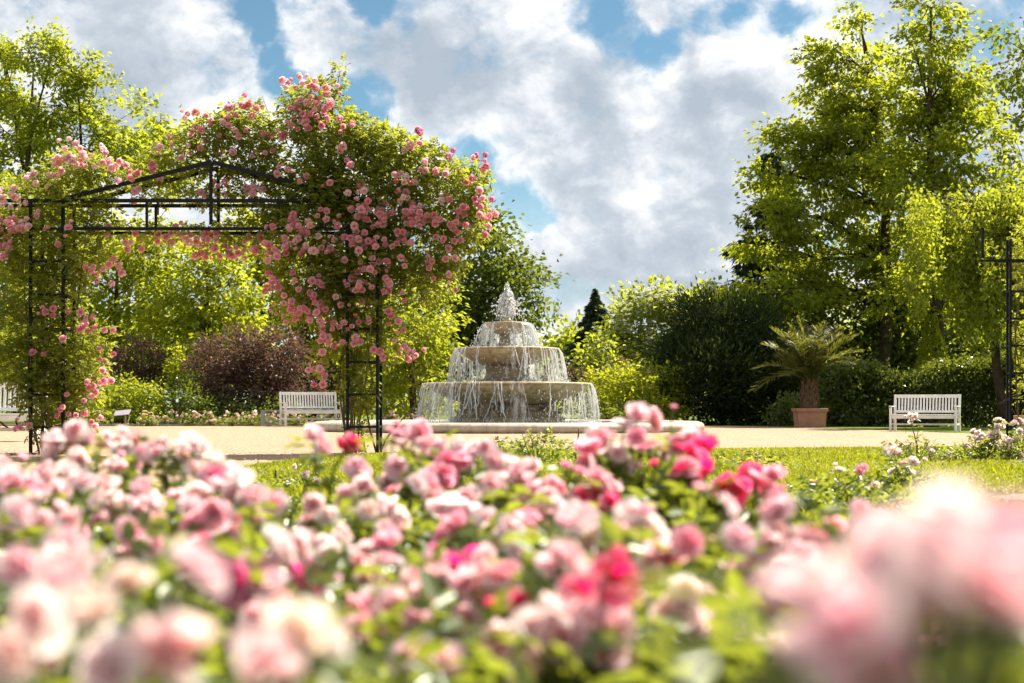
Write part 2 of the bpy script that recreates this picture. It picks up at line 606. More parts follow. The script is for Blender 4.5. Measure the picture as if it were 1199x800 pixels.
M = {
    'gravel': gravel_mat(), 'turf': lawn_mat(), 'soil': soil_mat(),
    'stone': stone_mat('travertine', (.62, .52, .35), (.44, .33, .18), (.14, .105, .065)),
    'wet_shaded_stone': stone_mat('wet_shaded_travertine', (.33, .25, .14), (.20, .145, .075), (.07, .052, .03)),  # wet pedestals; the shading below the basins is put into this colour too
    'kerb_stone': stone_mat('kerb_stone', (.50, .43, .34), (.36, .30, .23), (.22, .18, .13), True, 22),
    'petal': petal_mat(),
    'curtain': water_sheet_mat('water_curtain', .515), 'foam': foam_mat(), 'pool': pool_mat(),
    'white_paint': simple_mat('white_paint', (.80, .79, .77), .5, .06, 3.5, col2=(.60, .585, .55)),
    'iron': simple_mat('black_iron', (.007, .007, .009), .6, .2, 9.0, spec=.25),
    'terracotta': simple_mat('terracotta', (.40, .20, .12), .75, .15, 5.0, .2, col2=(.30, .145, .09)),
    'bark': simple_mat('bark', (.075, .052, .036), .9, .3, 6.0, .9, spec=.2),
    'cane': simple_mat('rose_cane', (.16, .12, .06), .7, .25, 15.0, .3, spec=.3),
    'stem': simple_mat('green_stem', (.10, .14, .035), .6, .25, 15.0, spec=.3),
    'wire': simple_mat('galvanised_wire', (.30, .31, .32), .45, .15, 10.0, metallic=.7),
    'sign_face': simple_mat('sign_face', (.42, .36, .44), .4, .15, 14.0),
    'concrete': simple_mat('concrete_edging', (.42, .39, .34), .9, .15, 4.0, .3),
    # foliage
    'L_arch': leaf_mat('climbing_rose_leaf', (.062, .085, .012), (.165, .185, .030), (.60, .64, .050), .50, .08),
    'L_rose': leaf_mat('rose_leaf', (.045, .078, .014), (.130, .165, .030), (.50, .57, .050), .48, .12, .34),
    'L_lush': leaf_mat('fresh_broadleaf', (.058, .088, .010), (.165, .196, .020), (.66, .72, .040), .52, .05),
    'L_lime': leaf_mat('lime_leaf', (.085, .120, .010), (.200, .230, .018), (.70, .75, .030), .54, .04),
    'L_weep': leaf_mat('weeping_leaf', (.064, .094, .010), (.170, .200, .020), (.64, .70, .038), .52, .05),
    'L_mid': leaf_mat('mid_green_leaf', (.045, .070, .010), (.120, .148, .020), (.42, .49, .030), .46, .07),
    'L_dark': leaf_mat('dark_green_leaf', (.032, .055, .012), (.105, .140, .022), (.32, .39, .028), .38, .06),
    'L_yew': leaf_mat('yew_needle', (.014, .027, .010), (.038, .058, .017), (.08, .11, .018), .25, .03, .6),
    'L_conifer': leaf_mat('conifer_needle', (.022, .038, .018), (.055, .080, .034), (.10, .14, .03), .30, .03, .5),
    'L_laurel': leaf_mat('laurel_leaf', (.024, .044, .010), (.085, .120, .018), (.36, .42, .026), .40, .14, .3),
    'L_purple': leaf_mat('purple_leaf', (.040, .026, .020), (.120, .080, .066), (.26, .13, .080), .42, .07),
    'L_palm': leaf_mat('palm_leaflet', (.055, .065, .018), (.140, .140, .040), (.38, .38, .05), .40, .10),
    'L_grass': leaf_mat('grass_blade', (.095, .125, .012), (.190, .210, .022), (.62, .64, .04), .48, .03),
    'bract': leaf_mat('white_bract', (.62, .62, .50), (.80, .80, .70), (.70, .72, .55), .4, .03),
}


# ------------------------------------------------------------------ plants
def tube_net(paths, seg=6):
    mb = MB()
    for pts, rad in paths:
        mb.tube(pts, rad, seg)
    return mb


def curve_pts(a, b, n=6, sag=0.0, wob=.06):
    a, b = np.asarray(a, float), np.asarray(b, float)
    L = np.linalg.norm(b - a)
    out = []
    off = rng.normal(size=3) * wob * L
    for i in range(n):
        t = i / (n - 1)
        p = a + (b - a) * t + off * math.sin(math.pi * t) + rng.normal(size=3) * wob * L * .15 * math.sin(math.pi * t)
        p[2] += sag * L * math.sin(math.pi * t)
        out.append(p)
    return out


def in_ellipsoid(n, lo=.35):
    return rand_unit(n) * (rng.uniform(lo ** 3, 1.0, n) ** (1 / 3))[:, None]


def foliage(lobes, clump_r, per_clump, L, W, density, droop=.25, up=.6, flat=.6, pts=4, lo=.45, scatter=.10, narrow_z=None):
    """lobes: list of (centre, radii).  Leaf sprays through each lobe; returns verts, faces, tint, clump centres"""
    density, per_clump, L, W = density * 1.9, per_clump * 1.25, L * 1.12, W * 1.25
    C = []
    for c, r in lobes:
        vol = (r[0] * r[1] * r[2]) ** (2 / 3.0)
        n = max(3, int(density * vol / clump_r ** 2))
        p = np.asarray(c) + in_ellipsoid(n, lo) * np.asarray(r)
        C.append(np.concatenate([p, np.repeat(np.asarray(c)[None], n, 0)], 1))
    C = np.concatenate(C)
    cc, lc = C[:, :3], C[:, 3:]
    n = len(cc)
    cr = clump_r * rng.uniform(.55, 1.35, n)
    k = rng.poisson(per_clump * (cr / clump_r) ** 2) + 3
    idx = np.repeat(np.arange(n), k)
    N = len(idx)
    off = rng.normal(size=(N, 3)) * .5
    off[:, 2] *= flat
    off *= cr[idx][:, None]
    # sprays reach outwards from the crown
    outw = unit(cc - lc)
    off += outw[idx] * (rng.uniform(-.3, .9, N) * cr[idx])[:, None]
    pos = cc[idx] + off
    strays = rng.random(N) < scatter
    pos[strays] += rng.normal(size=(strays.sum(), 3)) * clump_r * .6
    ax = unit(off + outw[idx] * .5 * cr[idx][:, None] + rng.normal(size=(N, 3)) * .55 * clump_r)
    ax[:, 2] -= droop
    nr = rng.normal(size=(N, 3)) * .55
    nr[:, 2] += up
    sz = rng.uniform(.7, 1.3, N)
    v, f = leaf_cards(pos, ax, unit(nr), L * sz, W * sz, pts=pts)
    tint = np.clip(rng.normal(.5, .22, N) + rng.normal(0, .16, n)[idx], 0, 1)
    if pts != 4:
        tint = np.repeat(tint, 2)
    return v, f, tint, cc


def px_lobes(lobes, Y, depth=.9, jit=.0):
    out = []
    for px, py, rx, ry in lobes:
        y = Y + rng.uniform(-1, 1) * jit
        c = at(px, py, y)
        a, b = rx * y / FPX, ry * y / FPX
        out.append((c, (a, (a + b) / 2 * depth, b)))
    return out


def tree(name, label, cat, Y, base_px, lobes, mat, clump=.9, per=55, leaf=(.24, .13), dens=1.6, trunk_r=.28, jit=1.2, group=None,
         trunk_top=None, droop=.25, lo=.45, limb_r=.10, twigs=.5, base_py=None, extra_trunks=(), flat=.6, bmat=None, up=.6):
    """broadleaf tree: trunk, limbs to every lobe, twigs to the sprays, leaf sprays"""
    LB = px_lobes(lobes, Y, .9, jit)
    bx = (base_px - CX) * Y / FPX
    root = thing(name, (bx, Y, 0), label, cat, group)
    o = np.array((bx, Y, 0.0))
    v, f, t, cc = foliage(LB, clump, per, leaf[0], leaf[1], dens, droop, up, flat, lo=lo)
    me = np_mesh('crown', v - o, f, t)
    link('crown', me, root, mat)
    zmax = max(c[2] + r[2] * .5 for c, r in LB)
    top = at(trunk_top[0], trunk_top[1], Y) if trunk_top else np.array((np.mean([c[0] for c, r in LB]), Y, zmax))
    paths = []
    tp = curve_pts((bx, Y, -.1), top, 10, 0, .02)
    rad = [trunk_r * (1.25 if i == 0 else 1) * (1 - .88 * i / 9) for i in range(10)]
    paths.append((tp, rad))
    trunks = [tp]
    for (ex, ey) in extra_trunks:
        q = curve_pts(tp[2], at(ex, ey, Y + rng.uniform(-.8, .8)), 8, 0, .04)
        paths.append((q, [trunk_r * .6 * (1 - .85 * i / 7) for i in range(8)]))
        trunks.append(q)
    allp = np.array([p for q in trunks for p in q])
    for c, r in LB:
        c = np.asarray(c)
        lowp = allp[allp[:, 2] < c[2] - .15 * r[2]]
        if not len(lowp): lowp = allp[:2]
        d = np.linalg.norm((lowp - c) * (1, 1, .8), axis=1)
        s = lowp[d.argmin()]
        if np.linalg.norm(c - s) < .3: continue
        L = np.linalg.norm(c - s)
        q = curve_pts(s, c, 6, .06, .06)
        lr = min(limb_r, .02 + .022 * L)
        paths.append((q, [lr * (1 - .75 * i / 5) for i in range(6)]))
        near = cc[(((cc - c) / (np.asarray(r) * 1.05)) ** 2).sum(1) < 1.05]
        kk = int(len(near) * twigs)
        if kk:
            for p in near[rng.permutation(len(near))[:min(kk, 14)]]:
                s2 = q[rng.integers(2, 6)]
                paths.append((curve_pts(s2, p, 4, .05, .08), [.028, .02, .014, .008]))
    mb = MB()
    for pts, rd in paths:
        mb.tube([np.asarray(p) - o for p in pts], rd, 7 if rd[0] > .1 else 4)
    mb.build('trunk', bmat or M['bark'], root, smooth=True)
    return root


def shrub(name, label, cat, Y, lobes, mat, clump=.32, per=42, leaf=(.10, .055), dens=2.0, jit=.5, group=None, droop=.1, stems=7, lo=.5, flat=.75,
          bract=None, up=.5, z0=0.0):
    LB = px_lobes(lobes, Y, .95, jit)
    bx = float(np.mean([c[0] for c, r in LB]))
    root = thing(name, (bx, Y, z0), label, cat, group)
    o = np.array((bx, Y, z0))
    v, f, t, cc = foliage(LB, clump, per, leaf[0], leaf[1], dens, droop, up, flat, lo=lo)
    keep = None
    link('foliage', np_mesh('foliage', v - o, f, t), root, mat)
    mb = MB()
    for i in range(stems):
        c, r = LB[i % len(LB)]
        p = np.asarray(c) + in_ellipsoid(1, .2)[0] * np.asarray(r) * .8
        s = (bx + (p[0] - bx) * .35 + rng.normal() * .08, Y + rng.normal() * .12, z0 - .05)
        mb.tube([np.asarray(q) - o for q in curve_pts(s, p, 6, .03, .05)], [.035, .03, .025, .02, .014, .008], 5)
    mb.build('stems', M['bark'], root, smooth=True)
    if bract:
        n, size = bract
        sel = rng.integers(0, len(cc), n)
        P = cc[sel] + rng.normal(size=(n, 3)) * clump * .4
        P[:, 2] += clump * .35
        idx = np.repeat(np.arange(n), 4)
        ang = np.tile(np.arange(4) * math.pi / 2, n) + np.repeat(rng.uniform(0, 6, n), 4)
        ax = np.stack([np.cos(ang), np.sin(ang), rng.normal(.05, .2, 4 * n)], 1)
        nr = np.tile((0, 0, 1.0), (4 * n, 1)) + rng.normal(size=(4 * n, 3)) * .35
        v, f = leaf_cards(P[idx], ax, unit(nr), size, size * .7)
        b = link('blossom', np_mesh('blossom', v - o, f, rng.random(4 * n)), root, M['bract'])
        b['kind'] = 'stuff'
    return root


# --- rose blooms
def rose_mesh(name, petals, layers, open_, seed, ball=.0):
    """double rose of diameter 1, base at the origin, facing +Z"""
    r = np.random.default_rng(seed)
    V, F, T = [], [], []
    nu, nv = 5, 5
    for i in range(petals):
        q = i / (petals - 1)                  # 0 heart .. 1 outermost
        phi = i * 2.39996 + r.normal() * .22
        ln = .24 + .32 * q + r.normal() * .03
        wd = .17 + .34 * q
        e0 = R(88 - 44 * q * open_ + r.normal() * 6)
        e1 = R(104 - 106 * q ** .55 * open_ + r.normal() * 15)
        rr, zz = .01 + .05 * q, .12 - .11 * q
        ph, am = r.uniform(0, 6.28), r.uniform(.03, .085)
        off = len(V)
        for b in range(nv):
            t = b / (nv - 1)
            if b:
                e = e0 + (e1 - e0) * t ** .8
                rr += math.cos(e) * ln / (nv - 1)
                zz += math.sin(e) * ln / (nv - 1)
            w = wd * math.sin(math.pi * (.16 + .60 * t)) * (1.0 if b < nv - 1 else .78)
            for a in range(nu):
                u = a / (nu - 1) * 2 - 1
                wave = am * t * math.sin(u * 3.2 + ph) + r.normal() * .010 * t
                y = w * u
                x = rr - .38 * u * u * w * (1 - .65 * q) + wave * .4
                z = zz + (.20 * u * u * w * (1 - .3 * q) if b else 0) + wave
                if b == nv - 1: z -= .04 * u * u + .05 * q * open_
                V.append((x * math.cos(phi) - y * math.sin(phi), x * math.sin(phi) + y * math.cos(phi), z))
                T.append(min(1, .62 * q + .42 * t + r.normal() * .05))
        for b in range(nv - 1):
            for a in range(nu - 1):
                p = off + b * nu + a
                F.append((p, p + 1, p + nu + 1, p + nu))
    V = np.array(V)
    s = 1.0 / max(1e-6, 2 * np.percentile(np.hypot(V[:, 0], V[:, 1]), 97))
    me = np_mesh(name, V * s, F, vtint=np.clip(T, 0, 1), smooth=True)
    me.materials.append(M['petal'])
    return me


ROSES = [rose_mesh('rose_bloom', p, 4, o, i) for i, (p, o) in enumerate(((20, .95), (16, 1.05), (24, .85), (14, .5), (18, 1.1), (13, 1.12), (22, 1.0), (12, .3)))]


def pompom_mesh(name, seed, n=64):
    """small very full rambler bloom"""
    r = np.random.default_rng(seed)
    V, F, T = [], [], []
    for i in range(n):
        q = (i + .5) / n
        el = math.acos(1 - 1.35 * q)           # 0 at the top
        phi = i * 2.39996
        d = np.array((math.sin(el) * math.cos(phi), math.sin(el) * math.sin(phi), math.cos(el)))
        s = np.array((-math.sin(phi), math.cos(phi), 0.0))
        up = np.cross(d, s)
        base = np.array((0, 0, .30)) + d * .20
        o = len(V)
        L = .26 + .06 * r.normal() * .5
        tilt = d * (.95 - .5 * q) + np.array((0, 0, .35 * (1 - q))) + r.normal(size=3) * .16
        tilt /= np.linalg.norm(tilt)
        for b in range(3):
            t = b / 2
            for a in (-1, 0, 1):
                p = base + tilt * L * t + s * a * (.05 + .10 * t) - d * .05 * a * a * t + up * .03 * (1 - a * a)
                V.append(p)
                T.append(min(1, .25 + .45 * t + .3 * q + r.normal() * .05))
        for b in range(2):
            for a in range(2):
                p = o + b * 3 + a
                F.append((p, p + 1, p + 4, p + 3))
    me = np_mesh(name, np.array(V), F, vtint=np.clip(T, 0, 1), smooth=True)
    me.materials.append(M['petal'])
    return me


POMS = [pompom_mesh('rambler_bloom', s, n) for s, n in ((1, 64), (2, 52), (3, 72), (4, 46))]

COLS = {'P': (.96, .78, .80), 'M': (.94, .54, .64), 'H': (.90, .08, .27), 'W': (.97, .92, .89), 'C': (.97, .89, .79), 'G': (.86, .24, .52),
        'w': (.88, .86, .80), 'A': (.89, .51, .61), 'a': (.94, .67, .74), 'V': (.72, .34, .54), 'B': (.88, .52, .46), 'Y': (.85, .72, .50)}


def bloom(mesh, pos, size, col, face, parent, origin, name='blossom'):
    o = bpy.data.objects.new(name, mesh)
    COL.objects.link(o)
    o.parent = parent
    o.location = tuple(np.asarray(pos) - origin)
    q = Vector(face).to_track_quat('Z', 'Y') @ Quaternion((0, 0, 1), rng.uniform(0, 6.28))
    o.rotation_mode = 'QUATERNION'
    o.rotation_quaternion = q
    o.scale = (size, size, size * rng.uniform(.85, 1.1))
    c = np.array(COLS[col]) * rng.uniform(.93, 1.05) * (1 + rng.normal(size=3) * .025)
    if col in 'PM':
        c = c + (np.array(COLS['W']) - c) * rng.uniform(-.12, .35)
    o.color = (*np.clip(c, 0, .95), 1)
    return o


def compound_leaves(nodes, dirs, L, k=5, spread=1.0):
    """pinnate rose leaves: nodes (N,3) petiole start, dirs (N,3); each gets k leaflets"""
    n = len(nodes)
    d = unit(dirs)
    side = unit(np.cross(d, np.array((0, 0, 1.0)) + rng.normal(size=(n, 3)) * .25))
    nr = unit(np.cross(side, d) + rng.normal(size=(n, 3)) * .25)
    C, A, N_, S = [], [], [], []
    L = np.broadcast_to(np.asarray(L, float), (n,))
    for j in range(k):
        if j == k - 1:
            pos, ax = nodes + d * (L * 1.75)[:, None], d
        else:
            tt = .75 + .8 * (j // 2)
            sg = 1 if j % 2 else -1
            pos = nodes + d * (L * tt)[:, None]
            ax = unit(d * .55 + side * sg * .9)
        droop = np.array((0, 0, -1.0)) * rng.uniform(.0, .35, n)[:, None]
        C.append(pos); A.append(ax + droop + rng.normal(size=(n, 3)) * .12); N_.append(nr + rng.normal(size=(n, 3)) * .22); S.append(L * (1 if j < k - 1 else 1.15) * rng.uniform(.8, 1.15, n))
    C, A, N_, S = map(np.concatenate, (C, A, N_, S))
    v, f = leaf_cards(C, A, unit(N_), S, S * .62, .14, pts=6)
    t = np.clip(np.tile(rng.normal(.5, .25, n), k) + rng.normal(0, .1, n * k), 0, 1)
    return v, f, np.repeat(t, 2)


def rose_bush(label, base, blooms, group, nleaf=320, leafL=.042, height=.5, spread=.32, mat='L_rose', size=.066, ymin=0.0, name='rose_bush', face_cam=.55, zmax=None, canes=6):
    """blooms: list of (pos, colour, size or None)"""
    o = np.array((base[0], base[1], 0.0))
    root = thing(name, tuple(o), label, 'rose bush', group)
    paths, nodes, dirs = [], [], []
    for pos, c, sz in blooms:
        s = sz or size * rng.uniform(.8, 1.15)
        pos = np.asarray(pos, float)
        outw = pos - o; outw[2] = 0
        f = np.array((.10, -face_cam, .62)) + unit(outw[None])[0] * .35 + rng.normal(size=3) * .42
        f[2] = max(f[2], .15)
        f = f / np.linalg.norm(f)
        st = pos - f * s * .02
        bloom(ROSES[rng.integers(len(ROSES))], st, s, c, f, root, o)
        b = np.array((o[0] + rng.normal() * .06, o[1] + rng.normal() * .06, 0.0))
        mid = b + (st - b) * np.array((.55, .55, .62))
        pts = [b, b + (mid - b) * .5 + rng.normal(size=3) * .02, mid, st - f * .07 - np.array((0, 0, .03)), st]
        paths.append((pts, [.0055, .005, .0042, .003, .0028]))
        for t in rng.uniform(.30, .93, 5):
            i = min(3, int(t * 4)); u = t * 4 - i
            nodes.append(pts[i] * (1 - u) + pts[i + 1] * u)
            a = rng.uniform(0, 6.28)
            dirs.append((math.cos(a), math.sin(a), rng.uniform(-.1, .6)))
    for pos, c, sz in blooms[::3]:          # buds and half-open flowers beside the full ones
        if sz and sz < .06: continue
        s = (sz or size) * rng.uniform(.30, .5)
        f = np.array((rng.normal() * .35, -.2 + rng.normal() * .3, 1.0)); f /= np.linalg.norm(f)
        p = np.asarray(pos) + np.array((rng.uniform(-1, 1), rng.uniform(-.6, .6), rng.uniform(-.2, .5))) * (sz or size) * 1.1
        bloom(ROSES[3 if rng.random() < .5 else 7], p, s, {'P': 'a', 'M': 'A', 'W': 'P', 'C': 'P'}.get(c, c), f, root, o, 'bud')
        b = p - f * s * .1
        paths.append(([b - np.array((0, 0, .16)) + rng.normal(size=3) * .02, b - f * .05, b], [.003, .0025, .0022]))
    n2 = max(0, nleaf - len(nodes))
    if len(blooms):
        ztop = np.percentile([b[0][2] for b in blooms], 70) - .03
        cx = np.array([b[0][:2] for b in blooms])
    else:
        ztop = height; cx = np.array([[base[0], base[1]]])
    ztop = min(ztop, height)
    cent = np.array((*(.5 * cx.mean(0) + .5 * np.array(base)), 0))
    sx = max(spread, np.ptp(cx[:, 0]) * .55)
    sy = max(spread, np.ptp(cx[:, 1]) * .55)
    q = in_ellipsoid(n2, .45)
    p = cent + np.stack([q[:, 0] * sx, q[:, 1] * sy, ztop * .45 + q[:, 2] * ztop * .52], 1)
    p[:, 2] = np.clip(p[:, 2], .03, None)
    dd = np.stack([q[:, 0], q[:, 1], rng.uniform(-.2, .6, n2)], 1) + rng.normal(size=(n2, 3)) * .5
    P = np.concatenate([np.array(nodes).reshape(-1, 3), p]); D = np.concatenate([np.array(dirs).reshape(-1, 3), dd])
    if ymin:
        kp = (P[:, 1] > ymin) & (P[:, 2] < (zmax or 9.0))
        P, D = P[kp], D[kp]
    v, f, t = compound_leaves(P, D, leafL * rng.uniform(.75, 1.25, len(P)))
    link('foliage', np_mesh('foliage', v - o, f, t), root, M[mat])
    for i in range(canes):
        a = rng.uniform(0, 6.28)
        e = cent + np.array((math.cos(a) * sx * .7, math.sin(a) * sy * .7, ztop * rng.uniform(.6, 1)))
        paths.append((curve_pts((o[0], o[1], 0), e, 5, .05, .05), [.007, .006, .005, .004, .003]))
    mb = MB()
    for pts, rd in paths:
        mb.tube([np.asarray(x) - o for x in pts], rd, 5)
    mb.build('stems', M['stem'], root, smooth=True)
    return root

# ------------------------------------------------------------------ the ground
def sheet(name, pts, z, mat, step=None):
    bm = bmesh.new()
    vs = [bm.verts.new((x, y, z)) for x, y in pts]
    bm.faces.new(vs)
    bm.normal_update()
    for f in bm.faces:
        if f.normal.z < 0: f.normal_flip()
    bmesh.ops.triangulate(bm, faces=bm.faces[:])
    me = bpy.data.meshes.new(name)
    bm.to_mesh(me); bm.free()
    return link(name, me, None, mat, 'structure')


def smooth_poly(pts, n=6):
    """rounded closed outline (Catmull-Rom)"""
    P = np.array(pts, float); m = len(P); out = []
    for i in range(m):
        a, b, c, d = P[i - 1], P[i], P[(i + 1) % m], P[(i + 2) % m]
        for k in range(n):
            t = k / n
            out.append(.5 * ((2 * b) + (-a + c) * t + (2 * a - 5 * b + 4 * c - d) * t * t + (-a + 3 * b - 3 * c + d) * t ** 3))
    return out


sheet('ground', [(-900, -60), (900, -60), (900, 1500), (-900, 1500)], 0.0, M['turf'])
far_edge = [gnd(*p) for p in ((-700, 499.5), (-200, 499.5), (130, 499.3), (330, 499.0), (600, 497.6), (830, 498.2), (960, 501.2), (1050, 504.8), (1120, 507.5), (1199, 510), (1400, 516), (2000, 521))]
gravel_outline = far_edge + [(40, 20), (-2.0, 20), (-2.0, 3.0), (-6.6, 3.0), (-6.6, 20), (-45, 20)]
sheet('gravel_path', gravel_outline, 0.006, M['gravel'])
lawn_edge_px = [(290, 548), (335, 541.5), (390, 536.5), (460, 532), (560, 529), (700, 527.5), (830, 527.2), (960, 526.4), (1100, 525), (1199, 524), (1400, 523)]
LAWN = [(-2.15, 5.5), (-2.25, 9), (-2.5, 12), (-2.75, 14)] + [gnd(*p) for p in lawn_edge_px] + [(22, 5.5)]
sheet('lawn', LAWN, 0.014, M['turf'])
LAWN_L = [(-22, 6), (-6.6, 6), (-6.6, 17.5), (-22, 17.5)]
sheet('lawn', LAWN_L, 0.014, M['turf'])
sheet('gravel_path', [(3.2, 9.9), (3.9, 9.3), (6, 9.0), (14, 8.8), (14, 11.3), (6, 10.9), (3.9, 10.5)], 0.022, M['gravel'])
sheet('rose_bed_soil', smooth_poly([(-2.0, .2), (-2.0, 4.4), (-.8, 5.0), (1.2, 4.9), (3.0, 4.4), (3.0, -.4), (-1.2, -.5)], 4), 0.020, M['soil'])
sheet('rose_bed_soil', smooth_poly([(4.2, 16.0), (4.4, 17.6), (5.6, 18.2), (6.8, 17.7), (6.8, 16.2), (5.6, 15.7)], 4), 0.020, M['soil'])


def inside(poly, P):
    x, y = P[:, 0], P[:, 1]
    r = np.zeros(len(P), bool)
    n = len(poly)
    for i in range(n):
        x0, y0 = poly[i]; x1, y1 = poly[(i + 1) % n]
        c = ((y0 > y) != (y1 > y)) & (x < (x1 - x0) * (y - y0) / (y1 - y0 + 1e-12) + x0)
        r ^= c
    return r


def grass():
    """mown turf: blades of grass over the lawn and a few clover heads"""
    out_v, out_f, out_t = [], [], []
    n = 560000
    Y = rng.uniform(5.5, 22.5, n)
    X = np.where(rng.random(n) < .75, rng.uniform(-.42, .42, n), rng.uniform(-.7, .9, n)) * Y
    P = np.stack([X, Y], 1)
    ok = (inside(LAWN, P) | inside(LAWN_L, P)) & ~((X > 3.3) & (Y > 9.2) & (Y < 10.6))
    P = P[ok]
    n = len(P)
    c = np.concatenate([P, np.full((n, 1), .012)], 1)
    a = rng.normal(size=(n, 3)) * .55; a[:, 2] = 1
    L = rng.uniform(.018, .045, n) * (1 + (rng.random(n) < .02) * 1.2)
    v, f = leaf_cards(c, a, rand_unit(n) * (1, 1, .2), L, rng.uniform(.006, .011, n) * (1 + c[:, 1] * .03), pts=4)
    pat = np.sin(P[:, 0] * 1.9 + np.sin(P[:, 1] * 1.3)) * .12
    o = link('grass', np_mesh('grass', v, f, np.clip(rng.normal(.5, .25, n) + pat, 0, 1)), None, M['L_grass'])
    tag(o, 'short sunlit grass growing over the lawn', 'grass', kind='stuff')
    # clover heads
    m = 2600
    Y = rng.uniform(8, 21.5, m); X = rng.uniform(-.4, .4, m) * Y
    P = np.stack([X, Y], 1); P = P[inside(LAWN, P) & (np.sin(P[:, 0] * 2.2 + 1) + np.sin(P[:, 1] * 1.7) > -.7)]
    m = len(P)
    idx = np.repeat(np.arange(m), 5)
    c = np.concatenate([P, rng.uniform(.03, .055, (m, 1))], 1)[idx]
    ax = rand_unit(5 * m); ax[:, 2] = np.abs(ax[:, 2])
    v, f = leaf_cards(c, ax, rand_unit(5 * m), .016, .013)
    o = link('clover_flowers', np_mesh('clover_flowers', v, f, rng.random(5 * m)), None, M['bract'])
    tag(o, 'tiny white clover flowers dotted through the grass', 'clover', kind='stuff')


grass()

# pale edging strip before the far planting on the left
mb = MB()
for a, b in zip(far_edge[1:4], far_edge[2:5]):
    mb.bar((a[0], a[1] + .1, .03), (b[0] - .02, b[1] + .1, .03), .12, .10)
tag(mb.build('path_edging', M['concrete'], bevel=.015), 'pale concrete edging strip along the far side of the gravel', 'edging')
bpy.data.objects['path_edging']['kind'] = 'structure'


